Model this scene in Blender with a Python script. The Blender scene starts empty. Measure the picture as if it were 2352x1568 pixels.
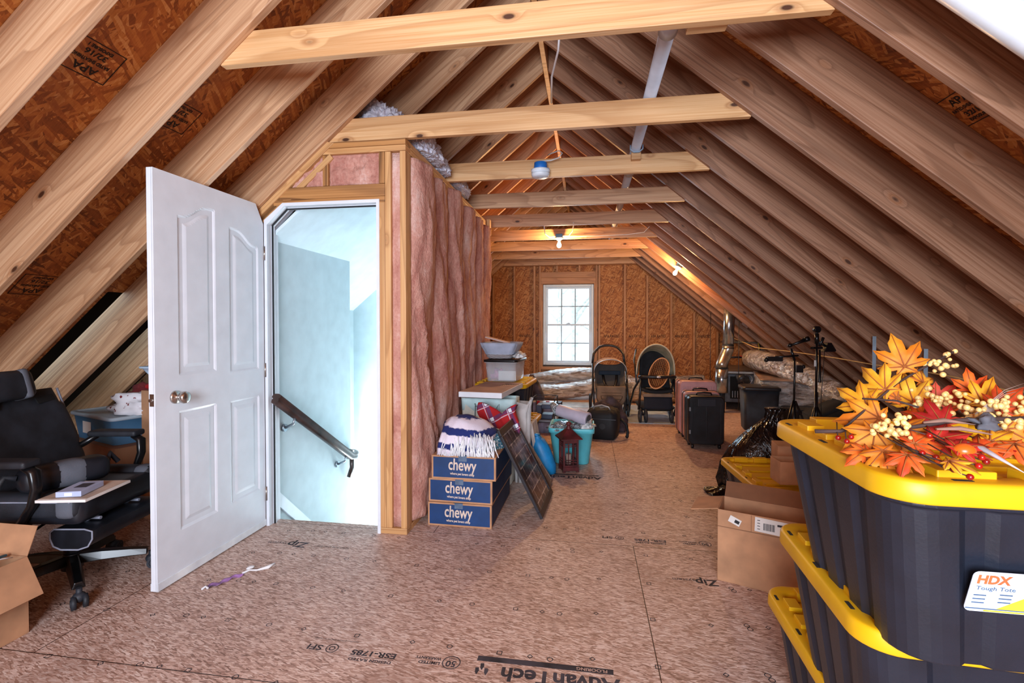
import bpy, bmesh, math, random
from mathutils import Vector, Matrix, Euler, noise
S = bpy.context.scene
COL = S.collection
R = math.radians
PI = math.pi
# ------------------------------------------------------------------ camera, world, light, exposure
cd = bpy.data.cameras.new('camera'); cam = bpy.data.objects.new('camera', cd); COL.objects.link(cam)
cam.location = (0, 0, 1.3); cam.rotation_euler = (R(89), 0, R(8.83))
cd.lens = 1114 / 2352 * 36; cd.sensor_width = 36; cd.shift_y = -17.6 / 2352; cd.clip_start = 0.05
S.camera = cam
S.view_settings.view_transform = 'Standard'; S.view_settings.look = 'None'
S.view_settings.gamma = 1; S.view_settings.use_curve_mapping = False
S.view_settings.exposure = 0.0
W = bpy.data.worlds.new('sky'); S.world = W; W.use_nodes = True
W.node_tree.nodes['Background'].inputs[0].default_value = (0.66, 0.88, 1.0, 1)
W.node_tree.nodes['Background'].inputs[1].default_value = 2.6
def light(name, kind, loc, power, color, rot=(0, 0, 0), size=0.1, size_y=None, spread=None):
    l = bpy.data.lights.new(name, kind); l.energy = power; l.color = color
    if kind == 'AREA':
        l.shape = 'RECTANGLE'; l.size = size; l.size_y = size_y or size
        if spread: l.spread = spread
    elif kind == 'POINT': l.shadow_soft_size = size
    o = bpy.data.objects.new(name, l); COL.objects.link(o); o.location = loc; o.rotation_euler = rot
    return o
# daylight entering by the window behind the photographer, the landing window of the stairwell and the far window
light('daylight_near_window', 'AREA', (-0.2, -2.1, 1.6), 285, (0.80, 0.875, 1.0), (R(95), 0, R(-3)), 1.7, 1.5)
light('daylight_far_window', 'AREA', (-0.36, 9.42, 1.3), 26, (0.55, 0.80, 1.0), (R(-78), 0, 0), 0.8, 1.4)
light('daylight_stairwell', 'AREA', (-1.75, 4.75, -1.2), 72, (0.90, 0.97, 1.0), (R(150), 0, 0), 0.6, 0.6)
light('daylight_landing', 'AREA', (-2.5, 4.5, 0.0), 26, (0.90, 0.97, 1.0), (R(90), 0, R(-90)), 0.6, 1.2)
# the two bare bulbs
light('bulb_glow_a', 'POINT', (-0.373, 6.42, 2.345), 75, (1.0, 0.55, 0.22), size=0.04)
light('bulb_glow_b', 'POINT', (1.235, 7.26, 2.055), 65, (1.0, 0.55, 0.22), size=0.04)

# ------------------------------------------------------------------ pixel rays used to read real distances off the photograph
def ray(px, py):
    u = (px - 1176) / 1114.; v = (784 - py - 17.6) / 1114.; t = R(1.0); p = R(8.83)
    f = math.cos(t) + v * math.sin(t); z = -math.sin(t) + v * math.cos(t)
    return Vector((-math.sin(p) * f + math.cos(p) * u, math.cos(p) * f + math.sin(p) * u, z))
def fl(px, py, z=0.0): r = ray(px, py); return Vector((0, 0, 1.3)) + r * ((z - 1.3) / r.z)
def oy(px, py, Y): r = ray(px, py); return Vector((0, 0, 1.3)) + r * (Y / r.y)
def ox(px, py, X): r = ray(px, py); return Vector((0, 0, 1.3)) + r * (X / r.x)

# ------------------------------------------------------------------ mesh helpers
def NB(): return bmesh.new()
def bx(bm, x0, x1, y0, y1, z0, z1, mi=0, M=None):
    vs = [bm.verts.new((x, y, z)) for z in (z0, z1) for y in (y0, y1) for x in (x0, x1)]
    if M is not None:
        for v in vs: v.co = M @ v.co
    for f in ((0, 2, 3, 1), (4, 5, 7, 6), (0, 1, 5, 4), (2, 6, 7, 3), (0, 4, 6, 2), (1, 3, 7, 5)):
        fc = bm.faces.new([vs[i] for i in f]); fc.material_index = mi
    return vs
def cbx(bm, c, s, M=None, mi=0):
    M2 = Matrix.Translation(Vector(c)) @ (M if M is not None else Matrix())
    return bx(bm, -s[0]/2, s[0]/2, -s[1]/2, s[1]/2, -s[2]/2, s[2]/2, mi, M2)
def rot(x=0, y=0, z=0): return Euler((R(x), R(y), R(z))).to_matrix().to_4x4()
def basis(d):
    d = Vector(d).normalized(); a = Vector((0, 0, 1)) if abs(d.z) < .9 else Vector((1, 0, 0))
    u = d.cross(a).normalized(); return u, d.cross(u).normalized()
def skin(bm, rings, mi=0, cap=True, closed=False, smooth=True):
    vr = [[bm.verts.new(p) for p in r] for r in rings]
    n = len(vr[0]); m = len(vr)
    for i in range(m if closed else m - 1):
        a, b = vr[i], vr[(i + 1) % m]
        for j in range(n):
            f = bm.faces.new((a[j], a[(j+1) % n], b[(j+1) % n], b[j])); f.material_index = mi; f.smooth = smooth
    if cap and not closed:
        for r in (list(reversed(vr[0])), vr[-1]):
            try:
                f = bm.faces.new(r); f.material_index = mi
            except Exception: pass
    return vr
def tube(bm, pts, r, n=8, mi=0, closed=False, cap=True, sq=None):
    P = [Vector(p) for p in pts]; rings = []; m = len(P); u = None
    for i, p in enumerate(P):
        a = P[i-1] if (i > 0 or closed) else P[i]; b = P[(i+1) % m] if (i < m-1 or closed) else P[i]
        d = (b - a).normalized()
        if u is None: u, w = basis(d)
        else:
            u = (u - d * u.dot(d)).normalized(); w = d.cross(u)
        w = d.cross(u)
        rr = r[i] if isinstance(r, (list, tuple)) else r
        k = sq or (1, 1)
        rings.append([p + (u * math.cos(2*PI*j/n) * k[0] + w * math.sin(2*PI*j/n) * k[1]) * rr for j in range(n)])
    return skin(bm, rings, mi, cap, closed)
def cyl(bm, p0, p1, r0, r1=None, n=16, mi=0): return tube(bm, [p0, p1], [r0, r1 if r1 is not None else r0], n, mi)
def lathe(bm, prof, n=24, M=None, mi=0, sx=1, sy=1):
    rings = []
    for r, z in prof:
        ring = [Vector((max(r, 1e-4) * math.cos(2*PI*j/n) * sx, max(r, 1e-4) * math.sin(2*PI*j/n) * sy, z)) for j in range(n)]
        rings.append([M @ v for v in ring] if M is not None else ring)
    return skin(bm, rings, mi)
def sph(bm, c, r, n=10, mi=0, s=(1, 1, 1)):
    prof = [(math.sin(PI*i/(n//2+1)), -math.cos(PI*i/(n//2+1))) for i in range(1, n//2+1)]
    prof = [(0.001, -1)] + prof + [(0.001, 1)]
    M = Matrix.Translation(Vector(c)) @ Matrix.Diagonal((r*s[0], r*s[1], r*s[2], 1))
    return lathe(bm, prof, n, M, mi)
def surf(bm, f, nu, nv, mi=0, cu=False, smooth=True):
    vs = [[bm.verts.new(f(i/nu, j/nv)) for j in range(nv+1)] for i in range(nu if cu else nu+1)]
    for i in range(nu):
        a = vs[i]; b = vs[(i+1) % len(vs)]
        for j in range(nv):
            fc = bm.faces.new((a[j], b[j], b[j+1], a[j+1])); fc.material_index = mi; fc.smooth = smooth
    return vs
def prism(bm, pts, axis, a, b, mi=0, M=None):
    def P(p, t):
        v = {'x': (t, p[0], p[1]), 'y': (p[0], t, p[1]), 'z': (p[0], p[1], t)}[axis]
        v = Vector(v); return M @ v if M is not None else v
    r0 = [bm.verts.new(P(p, a)) for p in pts]; r1 = [bm.verts.new(P(p, b)) for p in pts]
    n = len(pts)
    for i in range(n):
        f = bm.faces.new((r0[i], r0[(i+1) % n], r1[(i+1) % n], r1[i])); f.material_index = mi
    for r in (list(reversed(r0)), r1):
        f = bm.faces.new(r); f.material_index = mi
def rrect(w, d, r, n=5, cx=0, cy=0):
    pts = []
    for k, (sx, sy) in enumerate(((1, 1), (-1, 1), (-1, -1), (1, -1))):
        for i in range(n+1):
            a = PI/2*k + PI/2*i/n
            pts.append((cx + sx*(w/2-r) + r*math.cos(a), cy + sy*(d/2-r) + r*math.sin(a)))
    return pts
def obj(name, bm, mats, parent=None, bevel=0, seg=2, smooth=False, loc=None, rotz=None, solid=0, sub=0, M=None):
    bmesh.ops.recalc_face_normals(bm, faces=bm.faces[:])
    if smooth:
        for f in bm.faces: f.smooth = True
    me = bpy.data.meshes.new(name); bm.to_mesh(me); bm.free()
    for m in (mats if isinstance(mats, (list, tuple)) else [mats]): me.materials.append(m)
    o = bpy.data.objects.new(name, me); COL.objects.link(o)
    if parent: o.parent = parent
    if loc is not None: o.location = loc
    if rotz is not None: o.rotation_euler = (0, 0, R(rotz))
    if M is not None: o.matrix_local = M
    if solid:
        md = o.modifiers.new('s', 'SOLIDIFY'); md.thickness = solid; md.offset = 0
    if bevel:
        md = o.modifiers.new('b', 'BEVEL'); md.width = bevel; md.segments = seg; md.limit_method = 'ANGLE'; md.angle_limit = R(40)
    if sub:
        md = o.modifiers.new('u', 'SUBSURF'); md.levels = sub; md.render_levels = sub
    return o
def tag(o, label, cat, group=None, kind=None):
    if label: o['label'] = label
    if cat: o['category'] = cat
    if group: o['group'] = group
    if kind: o['kind'] = kind
    return o
def struct(o, label=None, cat=None):
    o['kind'] = 'structure'
    if label: o['label'] = label
    if cat: o['category'] = cat
    return o
def thing(name, label, cat, loc=(0, 0, 0), rz=0, group=None, M=None):
    o = bpy.data.objects.new(name, None); COL.objects.link(o); o.empty_display_size = .05
    o.location = loc; o.rotation_euler = (0, 0, R(rz))
    if M is not None: o.matrix_world = M
    return tag(o, label, cat, group)
def dup(root, loc, rz=None, label=None, group=None):
    r = root.copy(); COL.objects.link(r); r.location = loc
    if rz is not None: r.rotation_euler = (0, 0, R(rz))
    if label: r['label'] = label
    if group: r['group'] = group
    for ch in list(root.children):
        c = ch.copy(); COL.objects.link(c); c.parent = r
        for g in list(ch.children):
            d = g.copy(); COL.objects.link(d); d.parent = c
    return r
def text(name, body, size, mat, parent, M, width=None, bold=0.0, align='CENTER', ext=0.0004, shear=0, space=1.0):
    cu = bpy.data.curves.new(name, 'FONT'); cu.body = body; cu.size = size; cu.align_x = align; cu.align_y = 'CENTER'
    cu.extrude = ext; cu.offset = bold; cu.shear = shear; cu.space_character = space; cu.resolution_u = 3
    t = bpy.data.objects.new(name, cu); COL.objects.link(t)
    bpy.context.view_layer.update()
    me = bpy.data.meshes.new_from_object(t.evaluated_get(bpy.context.evaluated_depsgraph_get()))
    COL.objects.unlink(t); bpy.data.objects.remove(t)
    me.materials.clear(); me.materials.append(mat)
    if width:
        xs = [v.co.x for v in me.vertices]; k = width / (max(xs) - min(xs))
        for v in me.vertices: v.co.x *= k
    o = bpy.data.objects.new(name, me); COL.objects.link(o); o.parent = parent
    o.matrix_local = M
    return o
def fbm(p, o=3): return noise.fractal(Vector(p), 1.0, 2.0, o)

# ------------------------------------------------------------------ materials
def lin(c):
    if isinstance(c, str):
        c = [int(c[i:i+2], 16) / 255 for i in (0, 2, 4)]
    return tuple((x / 12.92 if x <= .04045 else ((x + .055) / 1.055) ** 2.4) for x in c[:3]) + (1,)
class NT:
    def __init__(s, name):
        s.m = bpy.data.materials.new(name); s.m.use_nodes = True; s.t = s.m.node_tree
        s.b = s.t.nodes['Principled BSDF']; s.out = s.t.nodes['Material Output']
    def n(s, ty, **kw):
        nd = s.t.nodes.new('ShaderNode' + ty)
        for k, v in kw.items():
            if k.startswith('_'): setattr(nd, k[1:], v)
            else:
                key = int(k[1:]) if k[0] == 'i' and k[1:].isdigit() else k.replace('__', ' ')
                if hasattr(v, 'is_output') or isinstance(v, bpy.types.NodeSocket): s.t.links.new(v, nd.inputs[key])
                else: nd.inputs[key].default_value = v
        return nd
    def l(s, a, b): s.t.links.new(a, b)
    def math(s, op, a, b=None, c=None, clamp=False):
        nd = s.t.nodes.new('ShaderNodeMath'); nd.operation = op; nd.use_clamp = clamp
        for i, v in enumerate((a, b, c)):
            if v is None: continue
            if isinstance(v, bpy.types.NodeSocket): s.l(v, nd.inputs[i])
            else: nd.inputs[i].default_value = v
        return nd.outputs[0]
    def coord(s, scale=(1, 1, 1), rotz=0, rnd=True, rotv=None, src='Object'):
        tc = s.n('TexCoord'); v = tc.outputs[src]
        if rnd:
            oi = s.n('ObjectInfo'); k = s.math('MULTIPLY', oi.outputs['Random'], 37.0)
            cx = s.n('CombineXYZ', i0=k, i1=k, i2=k); va = s.n('VectorMath', _operation='ADD', i0=v, i1=cx.outputs[0]); v = va.outputs[0]
        s.base = v
        return s.map(v, scale, rotv or (0, 0, rotz))
    def map(s, v, scale=(1, 1, 1), r=(0, 0, 0), loc=(0, 0, 0)):
        mp = s.n('Mapping', i0=v); mp.inputs['Scale'].default_value = scale; mp.inputs['Rotation'].default_value = r
        mp.inputs['Location'].default_value = loc
        return mp.outputs[0]
    def noise(s, v, scale=5, detail=3, rough=.5, dist=0): return s.n('TexNoise', Vector=v, Scale=scale, Detail=detail, Roughness=rough, Distortion=dist).outputs[0]
    def ramp(s, f, stops, interp='LINEAR'):
        nd = s.n('ValToRGB', i0=f); cr = nd.color_ramp; cr.interpolation = interp
        while len(cr.elements) < len(stops): cr.elements.new(.5)
        for e, (p, c) in zip(cr.elements, stops):
            e.position = p; e.color = lin(c) if not isinstance(c, (int, float)) else (c, c, c, 1)
        return nd.outputs[0]
    def mix(s, f, a, b, mode='MIX'):
        nd = s.t.nodes.new('ShaderNodeMix'); nd.data_type = 'RGBA'; nd.blend_type = mode
        for i, v in ((0, f), (6, a), (7, b)):
            if isinstance(v, bpy.types.NodeSocket): s.l(v, nd.inputs[i])
            elif i == 0: nd.inputs[0].default_value = v
            else: nd.inputs[i].default_value = lin(v)
        return nd.outputs[2]
    def bump(s, h, strength=.3, dist=.01):
        b = s.n('Bump', Height=h, Strength=strength, Distance=dist); s.l(b.outputs[0], s.b.inputs['Normal'])
    def fin(s, col=None, rough=.5, metal=0, spec=.5, **kw):
        if col is not None:
            if isinstance(col, bpy.types.NodeSocket): s.l(col, s.b.inputs['Base Color'])
            else: s.b.inputs['Base Color'].default_value = lin(col)
        if isinstance(rough, bpy.types.NodeSocket): s.l(rough, s.b.inputs['Roughness'])
        else: s.b.inputs['Roughness'].default_value = rough
        s.b.inputs['Metallic'].default_value = metal; s.b.inputs['Specular IOR Level'].default_value = spec
        for k, v in kw.items(): s.b.inputs[k.replace('__', ' ')].default_value = v
        return s.m
MC = {}
def plain(c, rough=.5, metal=0, spec=.5, var=.06, bump=0, bscale=60, **kw):
    key = (c, rough, metal, spec, var, bump, tuple(kw.items()))
    if key in MC: return MC[key]
    t = NT('m_' + c); v = t.coord()
    n = t.noise(v, 9, 3); f = t.ramp(n, [(.3, .0), (.7, 1.0)])
    a = [int(c[i:i+2], 16) / 255 for i in (0, 2, 4)]
    d = tuple(max(0, x * (1 - var * 1.5)) for x in a); e = tuple(min(1, x * (1 + var)) for x in a)
    col = t.mix(f, d, e)
    if bump: t.bump(t.noise(v, bscale, 4), bump, .004)
    MC[key] = t.fin(col, rough, metal, spec, **kw)
    return MC[key]
def emis(name, c, k):
    t = NT(name); t.b.inputs['Emission Color'].default_value = lin(c); t.b.inputs['Emission Strength'].default_value = k
    return t.fin(c, .5)
def glass(name, c, alpha=None, rough=.05):
    t = NT(name); t.coord(); m = t.fin(c, rough, 0, .5); t.b.inputs['Transmission Weight'].default_value = 1
    t.b.inputs['IOR'].default_value = 1.1
    if alpha is not None: t.b.inputs['Alpha'].default_value = alpha; t.b.inputs['Transmission Weight'].default_value = 0
    return m
def wood(name, light_, mid, dark, tint=.25, freq=13, knots=True, rough=.5, lstr=.6):
    t = NT(name); t.coord(); v = t.base
    st = t.map(v, (1.0, 9.0, 9.0))
    warp = t.noise(t.map(v, (.45, 4.5, 4.5)), 1.0, 1.5, .4)
    kn = t.n('TexVoronoi', Vector=t.map(v, (2.9, 9.0, 6.5)), Scale=1.0, Randomness=1.0)
    kd = kn.outputs['Distance']
    halo = t.math('SUBTRACT', 1.0, t.math('MULTIPLY', kd, 3.4), clamp=True)
    w2 = t.math('ADD', t.math('MULTIPLY', warp, 1.0), t.math('MULTIPLY', t.math('POWER', halo, 2.0), .22 if knots else 0))
    g = t.math('FRACT', t.math('MULTIPLY', w2, freq))
    line = t.ramp(g, [(.0, .05), (.55, .12), (.86, .75), (.93, .9), (1.0, .05)])
    fine = t.noise(t.map(v, (1.2, 120, 120)), 1.0, 4, .65)
    fib = t.ramp(fine, [(.35, 0.0), (.65, 1.0)])
    col = t.mix(fib, mid, light_)
    col = t.mix(t.math('MULTIPLY', line, lstr), col, dark)
    big = t.noise(t.map(v, (.9, 6, 6)), 1.0, 2)
    col = t.mix(t.ramp(big, [(.38, tint), (.62, 0.0)]), col, mid)
    oi = t.n('ObjectInfo')
    hs = t.n('HueSaturation', Color=col, Value=t.math('ADD', .9, t.math('MULTIPLY', oi.outputs['Random'], .2))); col = hs.outputs[0]
    if knots:
        k1 = t.ramp(kd, [(.055, 1.0), (.095, 0.0)]); ring = t.ramp(kd, [(.07, 0.0), (.10, .45), (.17, 0.0)])
        col = t.mix(ring, col, '9c6238'); col = t.mix(k1, col, '4a2a18')
    t.bump(fine, .15, .002)
    return t.fin(col, rough, 0, .5)
def osb(name, stops, scale=1.0, elong=(6, 26), angs=(0, 35, -40, 80), bump=.25, rough=.6, seam=None, stain=None, axis='z', cont=1.0):
    t = NT(name); t.coord(rnd=False); v = t.base
    if axis == 'y': v = t.map(v, (1, 1, 1), (R(90), 0, 0))
    wn = t.n('TexNoise', Vector=v, Scale=7.0 * scale, Detail=2.0)
    off = t.n('VectorMath', _operation='MULTIPLY_ADD', i0=wn.outputs['Color'], i1=(.03/scale, .03/scale, 0), i2=v)
    vv = off.outputs[0]
    vals = []
    for i, a in enumerate(angs):
        mp = t.map(vv, (elong[0]*scale, elong[1]*scale, 0.001), (0, 0, R(a)), (i*3.3, i*1.7, 0))
        # rotate first, then stretch
        mr = t.n('VectorRotate', _rotation_type='Z_AXIS', i0=vv, Angle=R(a))
        mp = t.map(mr.outputs[0], (elong[0]*scale, elong[1]*scale, 0.001), (0, 0, 0), (i*3.3, i*1.7, 0))
        vo = t.n('TexVoronoi', Vector=mp, Scale=1.0, _voronoi_dimensions='2D')
        sp = t.n('SeparateColor', i0=vo.outputs['Color'])
        vals.append((sp.outputs[0], sp.outputs[1]))
    val = vals[0][0]
    for i in range(1, len(vals)):
        sel = t.math('GREATER_THAN', vals[i][1], .58)
        mx = t.t.nodes.new('ShaderNodeMix'); t.l(sel, mx.inputs[0]); t.l(val, mx.inputs[2]); t.l(vals[i][0], mx.inputs[3]); val = mx.outputs[0]
    fine = t.noise(t.map(v, (14*scale, 110*scale, 1)), 1.0, 4, .7)
    big = t.noise(v, 1.3, 2)
    f = t.math('ADD', t.math('MULTIPLY', val, .55), t.math('ADD', t.math('MULTIPLY', fine, .5), t.math('MULTIPLY', t.math('SUBTRACT', big, .5), .35)))
    f = t.math('ADD', t.math('MULTIPLY', t.math('SUBTRACT', f, .5), cont), .5)
    col = t.ramp(f, stops)
    if stain:
        bn = t.noise(v, 2.2, 4, .65)
        col = t.mix(t.ramp(bn, [(.52, 0.0), (.72, .55)]), col, stain)
    if seam:
        br = t.n('TexBrick', Vector=t.map(v, (1, 1, 1), (0, 0, 0), seam[2]), Scale=1.0)
        br.inputs['Mortar Size'].default_value = .0022; br.inputs['Brick Width'].default_value = seam[0]; br.inputs['Row Height'].default_value = seam[1]
        br.inputs['Mortar Smooth'].default_value = .1; br.offset = .5
        col = t.mix(br.outputs['Fac'], col, '3a2418')
    t.bump(val, bump, .0015)
    return t.fin(col, rough, 0, .4)
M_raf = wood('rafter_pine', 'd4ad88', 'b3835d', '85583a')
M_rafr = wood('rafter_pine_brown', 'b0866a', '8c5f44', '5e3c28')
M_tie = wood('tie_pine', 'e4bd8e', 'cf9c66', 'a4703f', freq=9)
M_stud = wood('stud_pine', 'ddb27c', 'c78f58', '9a6638', freq=8)
M_studd = wood('gable_stud_pine', 'cc9664', 'ac7446', '845430', freq=8)
M_fir = wood('fir_strong_grain', 'c68f56', 'b07a44', '54301a', freq=13, knots=False, tint=.1, lstr=.9)
M_osbr = osb('roof_osb', [(.10, '44200c'), (.28, '84481c'), (.5, 'a8602a'), (.7, 'c27c3a'), (.9, 'dca466')], 1.5, (7, 48), (0, 28, -30, 62), stain='4a2810')
M_osbg = osb('gable_osb', [(.10, '4a2812'), (.3, '854c22'), (.5, 'a56631'), (.72, 'bc8149'), (.92, 'd4a470')], 1.3, (8, 50), (0, 28, -30, 62), axis='y')
M_floor = osb('floor_osb', [(.08, '6e5044'), (.30, '9c7a6a'), (.48, 'bc9a8a'), (.66, 'd2b4a6'), (.9, 'ead8ce')], 3.2, (12, 70), (0, 9, -10, 18), bump=.12, rough=.5,
              seam=(2.44, 1.32, (.95, 1.05, 0)), stain='8c6a5c', cont=1.15)
M_ink = plain('2a2a30', .7, var=.3)
# ------------------------------------------------------------------ roof, floor, gable
AL = math.atan(.84); SN, CS = math.sin(AL), math.cos(AL)
XR, ZR = -0.36, 3.50          # ridge line, underside of the rafters
def slope_M(s, y):
    X = Vector((s*CS, 0, -SN)); Z = Vector((s*SN, 0, CS)); Y = Z.cross(X)
    M = Matrix.Identity(4)
    for i, a in enumerate((X, Y, Z)):
        for j in range(3): M[j][i] = a[j]
    M.translation = (XR, y, ZR)
    return M
def rafter(s, y, L, n, side):
    bm = NB(); T = math.tan(AL); th = .038
    y0, y1 = (0, th) if s > 0 else (-th, 0)
    a = .023 / CS
    prism(bm, [(a, 0), (L, 0), (L - .235*T, .235), (a - .235*T, .235)], 'y', y0, y1)
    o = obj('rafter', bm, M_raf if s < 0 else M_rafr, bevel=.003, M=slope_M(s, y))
    return tag(o, f'pine rafter of the {side} roof slope, {n}', 'rafter', f'rafters of the {side} roof slope')
ORD = ['first', 'second', 'third', 'fourth', 'fifth', 'sixth', 'seventh', 'eighth', 'ninth', 'tenth', 'eleventh', 'twelfth', 'thirteenth', 'fourteenth', 'fifteenth', 'sixteenth', 'seventeenth', 'eighteenth', 'nineteenth', 'twentieth']
for k in range(-4, 17):
    y = 1.907 + .4575*k
    if k >= -2:
        rafter(-1, y, 5.3, ORD[k+2] + ' from the camera' if k < 16 else 'against the far gable wall', 'left')
    if k >= -1:
        rafter(1, y, 5.3, ORD[k+1] + ' from the camera' if k < 16 else 'against the far gable wall', 'right')
def sheath(s, y0, y1, a0, a1, name='ceiling', mat=None):
    bm = NB(); L0, L1 = a0, a1
    if s > 0: bx(bm, L0, L1, y0, y1, .2355, .25)
    else: bx(bm, L0, L1, -y1, -y0, .2355, .25)
    return struct(obj(name, bm, mat or M_osbr, M=slope_M(s, 0)))
sheath(1, -2.3, 9.6, -.22, 6.3)
sheath(-1, -2.3, 2.72, -.22, 6.3)
sheath(-1, 2.72, 9.6, -.22, 3.36)
bm = NB(); bx(bm, XR - .019, XR + .019, -2.2, 9.5, 3.48, 3.80)
tag(obj('ridge_board', bm, M_tie, bevel=.002), 'long ridge board running along the peak of the roof', 'ridge board')
# added box blocking sky light, coloured dark as the shade under the neighbouring roof, beyond the end of the left sheathing
M_void = plain('241c16', .9)
bm = NB()
bx(bm, -7.4, -7.3, 2.8, 9.6, -.1, 3.2); bx(bm, -7.4, -2.6, 9.5, 9.6, -.1, 3.4); bx(bm, -7.4, -2.4, 2.76, 9.6, 3.2, 3.3)
bx(bm, -7.4, -3.0, 2.74, 2.80, 1.9, 3.3); bx(bm, -7.4, -3.9, 2.74, 2.80, -.1, 1.9); bx(bm, -7.4, -4.75, 2.8, 9.6, -.1, -.03)
struct(obj('dark_void_box', bm, M_void))
# floor with the stair opening
bm = NB(); X0, X1, Y0, Y1 = -4.75, 4.2, -2.3, 9.6; hx0, hx1, hy0, hy1 = -2.08, -1.2, 2.96, 5.2
for a in ((X0, X1, Y0, hy0), (X0, hx0, hy0, 4.02), (X0, -2.62, 4.02, hy1), (hx1, X1, hy0, hy1), (X0, X1, hy1, Y1)): bx(bm, *a, -.03, 0)
floor = struct(obj('floor', bm, M_floor))
# rear wall behind the photographer, with its window opening
bm = NB()
for a in ((-4.8, -1.2, -.03, 4), (.6, 4.3, -.03, 4), (-1.2, .6, -.03, .65), (-1.2, .6, 2.25, 4)): bx(bm, a[0], a[1], -2.3, -2.2, a[2], a[3])
struct(obj('wall_back', bm, M_osbg))
# far gable
GY = 9.5; WX0, WX1, WZ0, WZ1 = -.85, .12, .53, 2.09
def roofz(x, off=0): return ZR - abs(x - XR) * .84 + off
bm = NB()
def gpoly(x0, x1, z0, top=None):
    pts = [(x0, z0), (x1, z0)]
    if top is None:
        pts.append((x1, roofz(x1, .30)))
        if x0 < XR < x1: pts.append((XR, roofz(XR, .30)))
        pts.append((x0, roofz(x0, .30)))
    else: pts += [(x1, top), (x0, top)]
    prism(bm, pts, 'y', GY, GY + .012)
gpoly(-4.5, WX0, 0); gpoly(WX1, 3.85, 0); gpoly(WX0, WX1, 0, WZ0); gpoly(WX0, WX1, WZ1)
struct(obj('wall_far', bm, M_osbg))
def zboard(name, x0, x1, y0, y1, z0, z1, mat, label=None, cat=None, group=None, parent=None, cut=None, bevel=.003):
    """an upright or lying board whose local x runs along its length"""
    dx, dy, dz = x1-x0, y1-y0, z1-z0; c = Vector(((x0+x1)/2, (y0+y1)/2, (z0+z1)/2))
    ax = max(range(3), key=lambda i: (dx, dy, dz)[i])
    bm = NB()
    if ax == 0: bx(bm, -dx/2, dx/2, -dy/2, dy/2, -dz/2, dz/2); M = Matrix.Translation(c)
    elif ax == 1: bx(bm, -dy/2, dy/2, -dx/2, dx/2, -dz/2, dz/2); M = Matrix.Translation(c) @ rot(0, 0, 90)
    else: bx(bm, -dz/2, dz/2, -dy/2, dy/2, -dx/2, dx/2); M = Matrix.Translation(c) @ rot(0, -90, 0)
    o = obj(name, bm, mat, parent=parent, bevel=bevel, M=M)
    if label: tag(o, label, cat, group)
    return o
gs = [(-1.836, 0), (-1.415, 0), (-1.02, 0), (.225, 0), (.70, 0), (1.111, 0), (1.549, 0), (1.958, 0), (2.37, 0), (2.79, 0), (-2.25, 0)]
gl = {-1.836: 'just right of the pink insulated partition', -1.415: 'second left of the far window', -1.02: 'first left of the far window frame', .225: 'first right of the far window frame',
      .70: 'second right of the far window', 1.111: 'third right of the far window', 1.549: 'fourth right of the far window', 1.958: 'ending under the slope, left of the metal flue pipe',
      2.37: 'behind the metal flue pipe', 2.79: 'right of the metal flue pipe', -2.25: 'low one in the left corner'}
for x, _ in gs:
    zt = min(roofz(x - .02), roofz(x + .02)) - .01
    zboard('wall_stud', x-.019, x+.019, GY-.09, GY-.001, .04, min(zt, 2.45) if abs(x-XR) < 1.2 else zt, M_studd, 'stud of the far gable wall, ' + gl[x], 'stud', 'studs of the far gable wall')
tt = thing('window_framing', 'rough wooden opening of studs, header and sill around the far window', 'window framing', (0, GY - .09, 0))
for n, x0, x1, z0, z1 in (('jack_stud', -.93, -.892, .04, 2.45), ('jack_stud', .155, .193, .04, 2.45), ('sill_board', -.892, .155, .44, .50), ('header', -.892, .155, 2.10, 2.22),
                          ('header', -.892, .155, 2.222, 2.33), ('trimmer', -.892, -.856, .50, 2.10), ('trimmer', .124, .155, .50, 2.10), ('cripple_stud', -.60, -.562, 2.332, 2.45), ('cripple_stud', -.17, -.132, 2.332, 2.45)):
    zboard(n, x0, x1, 0.002, .088, z0, z1, M_studd, parent=tt)
zboard('wall_plate', -1.9, 1.2, GY-.09, GY-.001, 2.452, 2.49, M_studd, 'horizontal plate across the top of the far gable studs', 'plate')
zboard('wall_plate', -2.3, 3.6, GY-.09, GY-.001, 0, .038, M_studd, 'bottom plate along the foot of the far gable wall', 'plate')
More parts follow.
